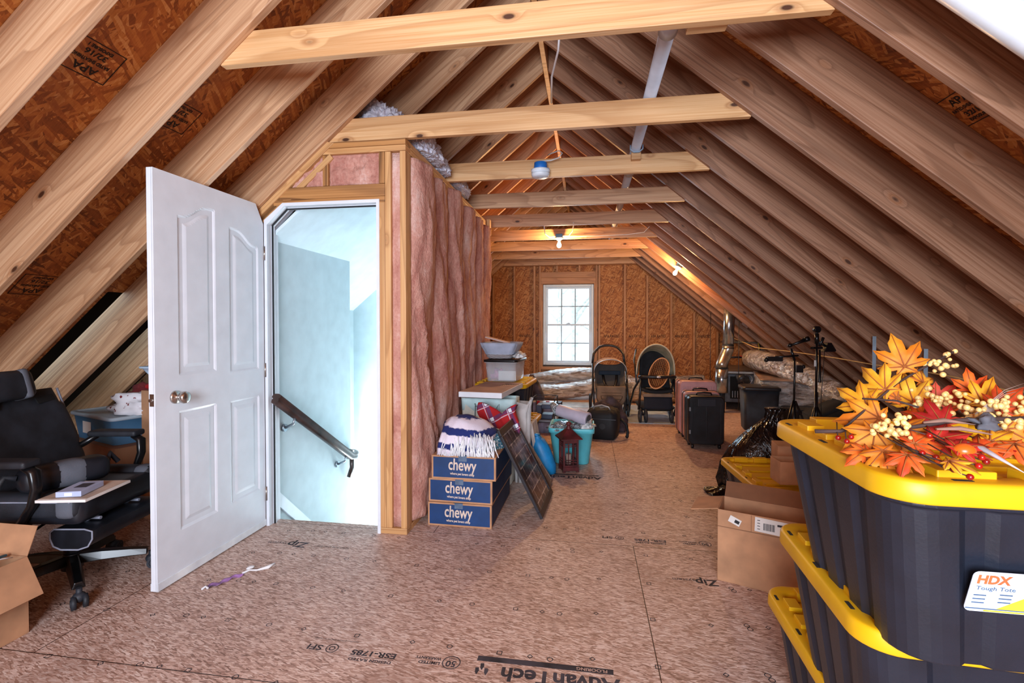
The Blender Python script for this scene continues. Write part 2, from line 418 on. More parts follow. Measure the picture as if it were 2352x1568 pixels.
# window
M_vinyl = plain('cfe2f0', .35, var=.02)
w = bpy.data.objects.new('window_1', None); COL.objects.link(w); w.location = ((WX0+WX1)/2, GY, WZ0); struct(w, 'white double-hung window with twelve panes in the far gable', 'window')
ww, wh = WX1-WX0, WZ1-WZ0; bm = NB()
for a in ((-ww/2, -ww/2+.05, 0, wh), (ww/2-.05, ww/2, 0, wh), (-ww/2+.05, ww/2-.05, wh-.05, wh), (-ww/2+.05, ww/2-.05, 0, .055)): bx(bm, a[0], a[1], -.06, .05, a[2], a[3])
obj('window_frame', bm, M_vinyl, w, bevel=.006)
bm = NB(); bx(bm, -ww/2, ww/2, -.07, .0, -.04, -.012); obj('weather_strip', bm, plain('2a2422'), w)
for nm, z0, z1, yo in (('lower_sash', .055, wh/2+.015, -.045), ('upper_sash', wh/2-.015, wh-.05, -.015)):
    bm = NB(); a = ww/2 - .05; s = .04
    for q in ((-a, -a+s, z0, z1), (a-s, a, z0, z1), (-a+s, a-s, z0, z0+s*.8), (-a+s, a-s, z1-s*.8, z1)): bx(bm, q[0], q[1], yo, yo+.028, q[2], q[3])
    sash = obj(nm, bm, M_vinyl, w, bevel=.003)
    bm = NB()
    for i in (1, 2):
        x = -a + s + (2*a-2*s)*i/3; bx(bm, x-.009, x+.009, yo+.008, yo+.02, z0+s*.8, z1-s*.8)
    bx(bm, -a+s, a-s, yo+.007, yo+.021, (z0+z1)/2-.009, (z0+z1)/2+.009); obj('muntins', bm, plain('8fa0b0', .5), sash)
    bm = NB(); bx(bm, -a+s, a-s, yo+.012, yo+.015, z0+s*.8, z1-s*.8); obj('glass', bm, glass('pane', 'ffffff', .08), sash)
bm = NB(); bx(bm, -.04, .04, -.062, -.045, wh/2+.012, wh/2+.03); bx(bm, -.012, .03, -.07, -.055, wh/2+.03, wh/2+.04); obj('sash_lock', bm, M_vinyl, w, bevel=.003)
# bare trees and pale ground outside the window
M_bark = plain('e2e2de', .9, var=.1, bump=.3)
bm = NB(); bx(bm, -30, 30, 9.9, 60, -3.1, -3.0); struct(obj('ground_outside', bm, plain('d8d6d0', .9)))
random.seed(4)
for i in range(12):
    x = -5.2 + i*.78; y = (15, 21, 17.5, 25)[i % 4]; r = random.uniform(.06, .17); tr = thing('bare_tree', 'pale bare tree trunk seen through the far window, ' + ('%s from the left' % ORD[i]), 'tree', (x, y, -3), 0, 'bare trees outside the far window')
    dx = random.uniform(-.5, .5); bm = NB()
    tube(bm, [(dx*t*t + .1*math.sin(t*5+i), 0, t*11) for t in [j/10 for j in range(11)]], [r*(1-.6*j/10) for j in range(11)], 10); obj('trunk', bm, M_bark, tr)
    for q in range(7):
        z = random.uniform(3, 9); t = z/11; bx0 = dx*t*t; a = random.uniform(0, 2*PI); L = random.uniform(.8, 2.2); bm = NB()
        tube(bm, [(bx0, 0, z), (bx0+math.cos(a)*L*.5, math.sin(a)*L*.5, z+L*.5), (bx0+math.cos(a)*L, math.sin(a)*L, z+L*.75)], [r*.35, r*.22, r*.1], 6); obj('branch', bm, M_bark, tr)
# collar ties
nl = ['nearest, right above the camera', 'second from the camera, resting on the stairwell partition', 'third from the camera, carrying the white smoke alarm', 'fourth from the camera', 'fifth from the camera, just before the lit bulb',
      'sixth from the camera, carrying the lit bulb', 'seventh from the camera', 'eighth from the camera', 'last, against the far gable']
for i in range(9):
    y = 1.945 + .915*i; hw = 1.25; h = .14; e = h/.84; bm = NB()
    prism(bm, [(-hw-.0, 0), (hw, 0), (hw-e, h), (-hw+e, h)] if False else [(-hw, 0), (hw, 0), (hw - .08, h), (-hw + .08, h)], 'y', 0, .038)
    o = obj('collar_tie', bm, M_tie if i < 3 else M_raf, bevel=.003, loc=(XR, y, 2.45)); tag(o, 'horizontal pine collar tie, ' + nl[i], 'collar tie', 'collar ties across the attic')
# ------------------------------------------------------------------ stairwell partition: framing, insulation, door
M_dry = plain('c4d3d8', .8, var=.02, bump=.05, bscale=200)
M_dryc = plain('d6e6ee', .8, var=.02)
M_white = plain('e2e8f0', .3, var=.015, bump=.04, bscale=90)
FY = 2.85
def part_ins(name):
    t = NT(name); v = t.coord((1, 1, 1))
    n1 = t.noise(t.map(t.base, (9, 9, 3)), 1.0, 5, .65, .6); n2 = t.noise(t.base, 55, 4, .7); n3 = t.noise(t.base, 3.0, 2)
    f = t.math('ADD', t.math('MULTIPLY', n1, .6), t.math('ADD', t.math('MULTIPLY', n2, .25), t.math('MULTIPLY', n3, .25)))
    col = t.ramp(f, [(.32, '8a5048'), (.45, 'b47a6c'), (.56, 'cc9888'), (.66, 'dcb6aa'), (.8, 'ecd8d0')])
    t.bump(t.math('ADD', n1, t.math('MULTIPLY', n2, .5)), .7, .02)
    return t.fin(col, .9, 0, .15)
M_ins = part_ins('pink_fibreglass')
def part_ins2(name):
    t = NT(name); t.coord(); n2 = t.noise(t.base, 40, 4, .7)
    t.bump(n2, .8, .02); return t.fin(t.ramp(n2, [(.3, 'c8c4d8'), (.55, 'e6e6f2'), (.8, 'fafaff')]), .9, 0, .1)
M_insw = part_ins2('pale_fibreglass')
fr = thing('partition_framing', 'pine stud framing around the stairwell door', 'wall framing', (0, 0, 0))
zb = lambda n, *a, m=M_stud, **k: zboard(n, *a, m, parent=fr, **k)
zb('corner_stud', -1.140, -1.102, FY, FY+.038, .038, 2.37); zb('corner_stud', -1.138, -1.102, FY+.039, FY+.09, .038, 2.37)
zb('king_stud', -1.236, -1.198, FY, FY+.09, .038, 2.37); zb('jack_stud', -1.275, -1.237, FY, FY+.09, .038, 2.062)
zb('bottom_plate', -1.275, -1.102, FY, FY+.09, 0, .037)
zb('header', -1.95, -1.238, FY, FY+.04, 2.10, 2.176, m=M_fir); zb('header', -1.99, -1.238, FY+.0005, FY+.04, 2.062, 2.099, m=M_fir)
zb('cripple_stud', -1.276, -1.239, FY, FY+.09, 2.178, 2.37, m=M_fir); zb('cripple_stud', -1.652, -1.615, FY+.004, FY+.09, 2.178, 2.37, m=M_fir)
zb('top_plate', -1.70, -1.102, FY, FY+.09, 2.372, 2.408); zb('top_plate', -1.64, -1.102, FY-.002, FY+.09, 2.41, 2.447, m=M_fir)
bm = NB(); L = .62; prism(bm, [(0, 0), (L+.08, 0), (L+.05, .038), (0, .038)], 'y', -.01, .08)
o = obj('sloped_plate', bm, M_stud, fr, bevel=.002, M=Matrix.Translation((-2.10, FY+.004, 1.985)) @ rot(0, -40.6, 0))
bm = NB(); prism(bm, [(0, 0), (L, 0), (L, .036), (0, .036)], 'y', -.01, .08)
obj('sloped_plate', bm, M_stud, fr, bevel=.002, M=Matrix.Translation((-2.05, FY+.012, 1.945)) @ rot(0, -40.6, 0))
zb('left_stud', -2.20, -2.162, FY+.01, FY+.09, .038, 1.86); zb('bottom_plate', -2.30, -2.10, FY+.01, FY+.09, 0, .037)
# side wall framing
for z, m in ((2.372, M_stud), (2.41, M_stud)): zb('side_plate', -1.19, -1.102, FY+.092, 5.34, z, z+.037, m=m)
zb('side_plate', -1.19, -1.102, FY+.092, 5.34, 0, .037)
sy = [3.36, 3.767, 4.173, 4.58, 4.986, 5.303]
for y in sy: zb('side_stud', -1.19, -1.104, y-.019, y+.019, .038, 2.371)
zb('end_stud', -1.10, -1.065, 5.26, 5.34, 2.30, 2.47); 
bm = NB(); bx(bm, -2.1, -1.102, 5.341, 5.352, .0, 2.44); struct(obj('wall_end', bm, M_osbg))
# insulation: one sheet between each pair of studs, bulging and folded
random.seed(11)
def batt(y0, y1, z0, z1, n, label, bulge=.05, fold=None, seed=0):
    bm = NB(); nu, nv = 22, 110; w = y1-y0
    def f(u, v):
        y = y0 + w*u + .035*noise.noise(Vector((seed*3.1, v*4, 2)))*math.sin(PI*u)*1.0
        z = z0 + (z1-z0)*v
        e = math.sin(PI*min(max(u, 0), 1)) ** .55
        b = bulge*(.75 + .7*noise.noise(Vector((seed, u*1.5, v*3.0)))) * e
        crease = abs(noise.noise(Vector((seed*7 + u*2.6 + v*1.3, v*2.2 + seed, 5)))) ** .6
        b += .045*crease*e - .012 + .010*fbm((u*5+seed, v*22, seed), 3)
        if fold:
            for (fu, fv, dep, wd) in fold:
                d = abs((v - fv) + (u - fu)*.8)
                b += dep*math.exp(-(d/wd)**2) * e
        edge = .02*fbm((v*30, seed, u), 2) if u in (0, 1) else 0
        return Vector((-1.102 + b, y + edge, z))
    surf(bm, f, nu, nv)
    vs = [v for v in bm.verts if v.is_boundary]
    bmesh.ops.recalc_face_normals(bm, faces=bm.faces[:])
    r = bmesh.ops.extrude_edge_only(bm, edges=[e for e in bm.edges if e.is_boundary])
    for v in [g for g in r['geom'] if isinstance(g, bmesh.types.BMVert)]: v.co.x = -1.165
    o = obj('insulation_batt', bm, M_ins, smooth=True); return tag(o, label, 'insulation', 'pink insulation batts in the partition side')
ys = [2.945] + sy
lb = ['nearest the framed corner', 'second from the framed corner', 'third from the corner, its flap folded down', 'fourth from the corner', 'fifth from the corner', 'narrow last one']
for i in range(6):
    batt(ys[i] - .005, ys[i+1] + .005, .05, 2.36 if i != 2 else 2.40, i, 'pink insulation batt in the partition side, ' + lb[i], .06 + .012*(i % 2), [(.5, .55, .04, .05)] if i == 2 else ([(.4, .42, .03, .03)] if i == 0 else None), seed=i*1.7 + 2)
def pad(name, pts2, y, dep, label, seed, mat=None, amp=.02):
    """insulation filling a flat bay in the door wall"""
    bm = NB(); (x0, x1, z0, z1, cut) = pts2
    def f(u, v):
        z = z0 + (z1-z0)*v; xl = x0 + cut*(v if cut else 0); x = xl + (x1-xl)*u
        e = min(1, min(u, 1-u)*8)*min(1, min(v, 1-v)*8)
        return Vector((x, y + .02 - dep*e*(.6+.9*noise.noise(Vector((x*7+seed, z*7, 1)))) - amp*e*fbm((x*18+seed, z*18, 2), 3), z))
    surf(bm, f, 28, 24)
    r = bmesh.ops.extrude_edge_only(bm, edges=[e for e in bm.edges if e.is_boundary])
    for v in [g for g in r['geom'] if isinstance(g, bmesh.types.BMVert)]: v.co.y = y + .075
    o = obj(name, bm, mat or M_ins, smooth=True); return tag(o, label, 'insulation', 'pink insulation above and beside the stairwell door')
pad('insulation_batt', (-1.612, -1.279, 2.18, 2.37, 0), FY, .012, 'pink insulation in the rectangular bay above the stairwell door', 3)
pad('insulation_batt', (-1.93, -1.655, 2.18, 2.37, .19), FY, .01, 'pink insulation in the triangular bay above the stairwell door', 8)
pad('insulation_batt', (-1.196, -1.142, .04, 2.365, 0), FY, .004, 'narrow upright strip of pale pink insulation right of the stairwell door', 5, amp=.008)
def fluff(name, c, s, label, seed, mat, cat='insulation'):
    bm = NB()
    bmesh.ops.create_icosphere(bm, subdivisions=6, radius=1)
    for v in bm.verts:
        p = v.co.copy(); k = 1 + .22*fbm((p.x*1.8+seed, p.y*1.8, p.z*1.8), 3) + .16*fbm((p.x*7+seed, p.y*7, p.z*7), 5)
        v.co = Vector((p.x*s[0]*k, p.y*s[1]*k, max(p.z, -.25)*s[2]*k))
    o = obj(name, bm, mat, smooth=True, loc=c); return tag(o, label, cat)
fluff('insulation_tuft', (-1.40, 3.12, 2.60), (.20, .14, .19), 'pale bluish tuft of insulation behind the second collar tie, above the door', 1, M_insw)
fluff('insulation_tuft', (-1.14, 3.30, 2.50), (.11, .20, .13), 'pinkish grey tuft of insulation on the partition top beside its corner', 5, M_insw)
fluff('insulation_tuft', (-1.13, 3.62, 2.49), (.08, .10, .10), 'small ragged tuft of insulation on the partition top before the third collar tie', 9, M_insw)
fluff('insulation_tuft', (-1.13, 4.15, 2.50), (.09, .26, .10), 'ragged tuft of insulation on the partition top behind the third collar tie', 12, M_insw)
# stairwell shell
bm = NB(); bx(bm, -2.16, -2.075, 2.95, 4.02, -2.6, 2.1); struct(obj('wall_stair_left', bm, M_dry))
bm = NB(); bx(bm, -2.6, -1.12, 5.02, 5.1, -2.6, 2.36); struct(obj('wall_stair_far', bm, M_dry))
bm = NB(); bx(bm, -1.215, -1.192, 2.945, 5.02, -2.6, 2.37); struct(obj('wall_stair_right', bm, M_dry))
bm = NB(); bx(bm, -2.6, -2.165, 3.94, 4.02, -2.6, 1.6); bx(bm, -2.61, -2.55, 4.02, 5.1, -2.6, 1.5); struct(obj('wall_stair_landing', bm, M_dry))
bm = NB(); bx(bm, -2.62, -1.12, 2.96, 5.1, -2.7, -2.6); struct(obj('floor_landing', bm, plain('8a6a50', .5)))
bm = NB(); bx(bm, -2.06, -1.2, 2.86, 2.96, -2.6, -.031); struct(obj('wall_stair_near', bm, M_dry))
bm = NB(); xa, xb = -2.62, -1.46; za = 1.885 + (xa+2.05)*.84; zb_ = 1.885 + (xb+2.05)*.84
prism(bm, [(xa, za), (xb, zb_), (-1.19, zb_), (-1.19, zb_+.02), (xb-.01, zb_+.02), (xa, za+.02)], 'y', 2.93, 5.1); struct(obj('ceiling_stair', bm, M_dryc))
bm = NB()
for i in range(9): bx(bm, -2.06, -1.22, 2.97+.21*i, 2.97+.21*(i+1)+.02, -2.6, -.19*(i+1))
struct(obj('stairs', bm, plain('8a6a50', .5)), 'steps going down behind the door', 'stairs')
bm = NB(); prism(bm, [(2.96, .20), (2.96, .10), (4.0, -.86), (4.0, -.76)], 'x', -2.074, -2.060); struct(obj('baseboard_stair', bm, M_white))
# handrail
hr = thing('handrail', 'dark wooden handrail on the stairwell wall sloping down to the right', 'handrail', (-1.985, 2.9, .80))
M_dk = plain('3a2a26', .28, var=.3)
p0 = Vector((0, -.05, .03)); p1 = Vector((0, .95, -.61))
bm = NB(); d = (p1-p0).normalized(); up = d.cross(Vector((1, 0, 0))).normalized()
if up.z < 0: up = -up
def railsec(p, side, upv, k=1): return [p + side*a*k + upv*b*k for a, b in ((-.022, -.03), (.022, -.03), (.025, -.01), (.018, -.002), (.031, .008), (.028, .024), (.012, .032), (-.012, .032), (-.028, .024), (-.031, .008), (-.018, -.002), (-.025, -.01))]
sx = Vector((1, 0, 0)); rings = [railsec(p0, sx, up), railsec(p1, sx, up)]
rings.append(railsec(p1+Vector((0, .06, -.01)), sx, Vector((0, 0, 1))))
for a in (20, 50, 80, 100):
    c = p1 + Vector((-.07, .06, -.01)); s2 = Vector((math.cos(R(a)), math.sin(R(a)), 0)); rings.append(railsec(c + s2*.07, s2, Vector((0, 0, 1))))
rings.append(railsec(p1 + Vector((-.16, .128, -.03)), Vector((0, 1, 0)), Vector((0, 0, 1))))
skin(bm, rings); obj('rail', bm, M_dk, hr, bevel=0)
bm = NB(); tube(bm, [p1 + Vector((-.03, .07, -.02)), p1 + Vector((-.03, .075, -.12)), p1+Vector((-.05, .06, -.20))], .02, 8); obj('rail_return', bm, M_dk, hr)
for t in (.22, .93):
    p = p0.lerp(p1, t) - up*.03; bm = NB()
    tube(bm, [p, p + Vector((-.01, 0, -.04)), p + Vector((-.07, 0, -.07))], .009, 8); cyl(bm, p + Vector((-.068, 0, -.07)), p + Vector((-.086, 0, -.07)), .026, n=12)
    obj('bracket', bm, plain('9aa4ae', .3, .8), hr)
# door frame, trim_1
dj = bpy.data.objects.new('trim_1', None); COL.objects.link(dj); dj.location = (0, FY, 0); struct(dj, 'white door jamb with a clipped upper left corner', 'door frame')
OX0, OX1, OZ, CZ, CX = -2.035, -1.292, 2.060, 1.955, -1.925
def jamb(name, t0, t1, y0, y1, mat):
    o_ = [(OX0-t1, 0), (OX0-t1, CZ+.02), (CX, OZ+t1), (OX1+t1, OZ+t1), (OX1+t1, 0)]
    i_ = [(OX0+t0, 0), (OX0+t0, CZ-.01), (CX+.01, OZ-t0), (OX1-t0, OZ-t0), (OX1-t0, 0)]
    bm = NB()
    for k in range(4):
        q = [o_[k], o_[k+1], i_[k+1], i_[k]]; prism(bm, q, 'y', y0, y1)
    return obj(name, bm, mat, dj)
jamb('jamb', 0, .02, -.005, .11, M_white); jamb('door_stop', .012, 0, .04, .06, M_white); jamb('weather_seal', .016, -.006, .035, .04, plain('1c2024', .8))
bm = NB(); bx(bm, OX1, OX1+.004, .005, .03, .92, .99); obj('strike_plate', bm, plain('8a7a60', .3, .9), dj)
# door_1: leaf stands open towards the camera
W = .80; DT = .035
dr = bpy.data.objects.new('door_1', None); COL.objects.link(dr); dr.location = (-2.055, 2.838, .012); dr.rotation_euler = (0, 0, R(-90)); struct(dr, 'open white four-panel door with a clipped top corner', 'door')
# local: x from hinge (0) to free edge (W); y=0 visible face, y=-DT the hidden face ; z up
H = 2.045; prof = [(0, 0), (W, 0), (W, H), (.07, H+.006), (0, H-.11)]
ZS = 1.0
panels = [(.05, .30, .845-.6, .845), (.05, .30, 1.015, 1.86), (.41, .66, .24, .85), (.41, .66, 1.035, 1.93)]
def pan_top(px0, px1, x, z1, hi):
    return z1
def arch(x0, x1, z1, x, rise, flip):
    t = (x-x0)/(x1-x0); t = 1-t if flip else t
    s_ = 1/(1+math.exp(-(t-.45)*9)); return z1 - rise*(1-s_) if True else z1
bm = NB(); prism(bm, prof, 'y', -DT, -.008)
N = 120
cuts = []
for (x0, x1, z0, z1) in panels: cuts.append((x0, x1, z0, z1))
def depth(x, z):
    for k, (x0, x1, z0, z1) in enumerate(cuts):
        top = z1
        if k in (1, 3): top = arch(x0, x1, z1, x, .085, k == 3)
        d = min(x-x0, x1-x, z-z0, top-z)
        if d > 0:
            w1 = .012
            if d < w1: return -.010*d/w1
            if d < .03: return -.010
            if d < .055: return -.010 + .008*(d-.03)/.025
            return -.002
    return 0
nx, nz = 110, 250
def fz(x): return H + .006*(W-x)/W if x > .07 else H-.11 + .116*x/.07
def f(u, v):
    x = W*u; z = fz(x)*v
    return Vector((x, depth(x, z), z))
g = surf(bm, f, nx, nz, smooth=False)
for e in [e for e in bm.edges if e.is_boundary]: pass
r = bmesh.ops.extrude_edge_only(bm, edges=[e for e in bm.edges if e.is_boundary])
for v in [q for q in r['geom'] if isinstance(q, bmesh.types.BMVert)]: v.co.y = -.009
leaf = obj('door_leaf', bm, M_white, dr)
M_nick = plain('b0aaa4', .22, .95)
kx, kz = W-.115, .926; bm = NB(); Mk = Matrix.Translation((kx, 0, kz)) @ rot(-90, 0, 0)
lathe(bm, [(.033, 0), (.033, .006), (.028, .012), (.013, .014), (.012, .03), (.016, .036), (.028, .042), (.031, .055), (.028, .066), (.018, .071), (0, .072)], 28, Mk); obj('door_knob', bm, M_nick, dr, smooth=True)
bm = NB(); Mk = Matrix.Translation((kx, -DT, kz)) @ rot(90, 0, 0)
lathe(bm, [(.033, 0), (.033, .006), (.013, .014), (.012, .03), (.028, .042), (.031, .055), (.018, .071), (0, .072)], 20, Mk); obj('door_knob', bm, M_nick, dr, smooth=True)
bm = NB(); bx(bm, W-.001, W+.002, -.030, -.006, kz-.03, kz+.03); cyl(bm, (W, -.018, kz), (W+.012, -.018, kz), .009, n=10); obj('latch_plate', bm, M_nick, dr, bevel=.001)
bm = NB(); bx(bm, 0, W, -.001, .004, -.004, .034); bx(bm, 0, W+.002, -DT-.002, -DT+.003, -.004, .034); bx(bm, 0, W, -DT, 0, -.005, 0)
obj('door_sweep', bm, plain('e8eef6', .35), dr)
for z in (.2, 1.0, 1.75):
    bm = NB(); cyl(bm, (-.004, .004, z-.045), (-.004, .004, z+.045), .006, n=8); obj('hinge', bm, M_nick, dr)
def crumple(name, label, cat, loc, s, mat, seed=0, amp=.25, rz=0, parent=None, sub=4):
    bm = NB(); bmesh.ops.create_icosphere(bm, subdivisions=sub, radius=1)
    for v in bm.verts:
        p = v.co.copy(); k = 1 + amp*(noise.noise(Vector((p.x*1.6+seed, p.y*1.6, p.z*1.6))) + .6*abs(noise.noise(Vector((p.x*4+seed, p.y*4, p.z*4)))) - .2)
        v.co = Vector((p.x*s[0]*k, p.y*s[1]*k, max(p.z*k, -.55)*s[2] + .55*s[2]))
    o = obj(name, bm, mat, parent, smooth=True, loc=loc, rotz=rz); return tag(o, label, cat) if label else o
# ------------------------------------------------------------------ left side: office chair, boxes, bins
M_blk = plain('1a1d24', .38, var=.25); M_blkm = plain('22252c', .6, var=.25, bump=.2, bscale=200); M_blkg = plain('0e0f12', .28, var=.2)
M_grey = plain('5a5e68', .8, bump=.3, bscale=220); M_greyl = plain('8a90a0', .6)
M_kraft = plain('b98a66', .8, var=.07, bump=.08); M_kraftd = plain('8a6044', .85)
M_paper = plain('e8e6e2', .6, var=.02)
ch = thing('office_chair', 'black and grey high-backed office chair with armrests, left of the open door', 'office chair', (-2.58, 2.07, 0), 9)
def padbox(name, sx, sy, sz, c, mat, parent, r=.04, M=None, puff=0.0):
    bm = NB(); bmesh.ops.create_cube(bm, size=1)
    for v in bm.verts: v.co = Vector((v.co.x*sx, v.co.y*sy, v.co.z*sz))
    bmesh.ops.bevel(bm, geom=bm.edges[:], offset=min(r, min(sx, sy, sz)*.48), segments=4, profile=.6, affect='EDGES')
    MM = Matrix.Translation(Vector(c)) @ (M if M is not None else Matrix())
    for v in bm.verts: v.co = MM @ v.co
    return obj(name, bm, mat, parent, smooth=True)
# base, casters
bm = NB(); cyl(bm, (0, 0, .07), (0, 0, .15), .045, .038, 16); cyl(bm, (0, 0, .15), (0, 0, .36), .026, n=14); cyl(bm, (0, 0, .15), (0, 0, .27), .034, n=14); obj('gas_column', bm, M_blk, ch, bevel=.003)
for k in range(5):
    a = R(-44 + 72*k); d = Vector((math.cos(a), math.sin(a), 0)); s = Vector((-d.y, d.x, 0)); bm = NB()
    rings = []
    for t, w, h, z in ((.02, .03, .05, .12), (.12, .032, .044, .118), (.24, .028, .036, .105), (.31, .026, .03, .095)):
        p = d*t + Vector((0, 0, z)); rings.append([p - s*w - Vector((0, 0, h/2)), p + s*w - Vector((0, 0, h/2)), p + s*w*.6 + Vector((0, 0, h/2)), p - s*w*.6 + Vector((0, 0, h/2))])
    skin(bm, rings, smooth=False); arm = obj('base_arm', bm, M_blkg if k != 3 else M_blkg, ch, bevel=.004)
    bm = NB(); p = d*.325; cyl(bm, p + Vector((0, 0, .09)), p + Vector((0, 0, .05)), .012)
    sph(bm, p + Vector((0, 0, .048)), .027, 12, s=(1, 1, .9))
    for q in (-1, 1):
        c = p + s*.021*q + d*.012 + Vector((0, 0, .030)); cyl(bm, c - s*.009, c + s*.009, .030, n=20); cyl(bm, c + s*.009*q, c + s*.012*q, .020, .016, 14)
    obj('caster', bm, M_blkm, arm)
bm = NB(); cbx(bm, (0, 0, .365), (.26, .2, .035)); cbx(bm, (-.12, 0, .35), (.1, .08, .06)); obj('mechanism', bm, M_blkm, ch, bevel=.008)
bm = NB(); tube(bm, [(-.02, -.1, .35), (.0, -.2, .34), (-.03, -.29, .345)], .006); padd = obj('tilt_lever', bm, M_blkm, ch)
padbox('seat', .54, .52, .12, (0, 0, .445), M_blk, ch, .05)
for sy_ in (-1, 1):
    padbox('seat_bolster', .52, .10, .11, (0, .225*sy_, .475), M_blkm, ch, .045)
    padbox('accent_patch', .10, .105, .115, (.205, .226*sy_, .475), M_grey, ch, .045)
    bm = NB(); tube(bm, [(-.25, .27*sy_, .50), (0, .28*sy_, .505), (.24, .27*sy_, .50)], .004, 6); obj('piping', bm, M_greyl, ch)
MB_ = Matrix.Translation((-.24, .03, .46)) @ rot(0, -15, 0)
def backf(u, v, front):
    y = -1 + 2*u; w = .28 - .05*max(0, (v-.45)) + (.0 if v < .8 else -.02)
    if v < .35: w = .27 + .02*math.sin(v*9)
    z = .50*v; x = .05*abs(y)**2.2*(1-.5*v) + .02*math.sin(v*PI)
    return MB_ @ Vector((x + (.045*(1-abs(y)**6)**.5 if front else -.04*(1-abs(y)**4)), y*w, z))
bm = NB(); surf(bm, lambda u, v: backf(u, v, True), 24, 24); surf(bm, lambda u, v: backf(u, v, False), 24, 24)
bmesh.ops.remove_doubles(bm, verts=bm.verts[:], dist=.002)
be = [e for e in bm.edges if e.is_boundary]
bmesh.ops.holes_fill(bm, edges=be)
bk = obj('backrest', bm, M_blkm, ch, smooth=True)
for q in (-1, 1):
    bm = NB(); pts = []
    for i in range(9):
        v = .62 + .37*i/8; p = MB_ @ Vector((.045, q*(.275 - .05*max(0, v-.45)), .50*v)); pts.append(p)
    tube(bm, pts, .006, 6); obj('piping', bm, M_greyl, bk)
    bm = NB(); P4 = [MB_ @ Vector(p) for p in ((.062, q*.09, .455), (.06, q*.19, .465), (.06, q*.20, .43), (.063, q*.10, .42))]
    skin(bm, [P4, [p + (MB_.to_3x3() @ Vector((.006, 0, 0))) for p in P4]], smooth=False); obj('slot', bm, plain('070708', .9), bk)
padbox('headrest', .09, .24, .15, MB_ @ Vector((.09, -.06, .53)), M_blkm, ch, .06, rot(0, -15, 0))
padbox('headrest_band', .094, .04, .154, MB_ @ Vector((.092, .01, .53)), M_grey, ch, .05, rot(0, -15, 0))
for q in (-1, 1):
    padbox('armrest_pad', .27, .085, .032, (-.02, .31*q, .69), M_blkm, ch, .015)
    bm = NB(); tube(bm, [(.08, .31*q, .675), (.12, .31*q, .65), (.125, .305*q, .58), (.10, .30*q, .50), (.02, .28*q, .40), (-.02, .2*q, .375)], [.020, .024, .022, .02, .02, .018], 10, sq=(1.2, .8)); obj('armrest_support', bm, M_blkg, ch)
    bm = NB(); tube(bm, [(-.13, .31*q, .675), (-.2, .30*q, .63), (-.29, .26*q, .58)], .017, 8); obj('armrest_strut', bm, M_blkg, ch)
# folding footrest roll under the front of the seat
bm = NB(); pr_ = [(-.10 + .0, .0), (-.085, -.035), (-.05, -.05), (.03, -.05), (.075, -.035), (.095, 0), (.095, .035), (.06, .045), (-.08, .045), (-.10, .03)]
rings = [[Vector((.20 + x, y, .315 + z)) for x, z in pr_] for y in (-.22, -.2, .2, .22)]
skin(bm, rings); ft = obj('footrest', bm, M_blk, ch, bevel=.004)
bm = NB(); tube(bm, [Vector((.20 + x, -.222, .315 + z)) for x, z in pr_], .004, 6, closed=True); obj('piping', bm, M_greyl, ft)
for y in (-.12, .12):
    bm = NB(); tube(bm, [(.15, y, .34), (.2, y, .375), (.25, y, .375)], .008); obj('footrest_rail', bm, M_greyl, ft)
# lumbar pillow lying on the seat
lp = thing('lumbar_pillow', 'black roll-shaped cushion with a grey band lying on the office chair seat', 'cushion', (-2.50, 1.98, .585), 70)
padbox('pillow', .34, .13, .12, (0, 0, 0), M_blk, lp, .055); padbox('grey_band', .16, .134, .124, (.01, 0, 0), M_grey, lp, .055)
bm = NB(); tube(bm, [(-.17, 0, .02), (-.21, .02, .03), (-.24, -.01, -.01)], .014, 6); obj('end_cloth', bm, M_blkm, lp); bm = NB(); tube(bm, [(.17, 0, .02), (.19, .03, .05), (.22, .01, .0)], .012, 6); obj('end_cloth', bm, M_blkm, lp)
pd = thing('drawing_pad', 'white drawing pad lying flat on the seat of the office chair', 'drawing pad', (-2.29, 1.90, .538), 12)
bm = NB(); cbx(bm, (0, 0, -.003), (.21, .27, .012)); obj('pages', bm, M_paper, pd, bevel=.001); bm = NB(); cbx(bm, (0, 0, .0045), (.20, .25, .001)); obj('cover', bm, plain('cdb9a8', .6, var=.15), pd)
sb = thing('small_box', 'small white and pale blue box on top of the drawing pad on the chair', 'small box', (-2.275, 1.865, .5575), 18)
bm = NB(); cbx(bm, (0, 0, 0), (.10, .15, .024)); obj('carton', bm, plain('b4c2e4', .5, var=.05), sb, bevel=.002)
bm = NB(); cbx(bm, (0.01, .01, .0125), (.05, .06, .001)); obj('label', bm, plain('3a3a48', .5), sb)
bm = NB(); cbx(bm, (.0, -.0755, 0), (.03, .001, .014)); obj('label', bm, M_paper, sb)

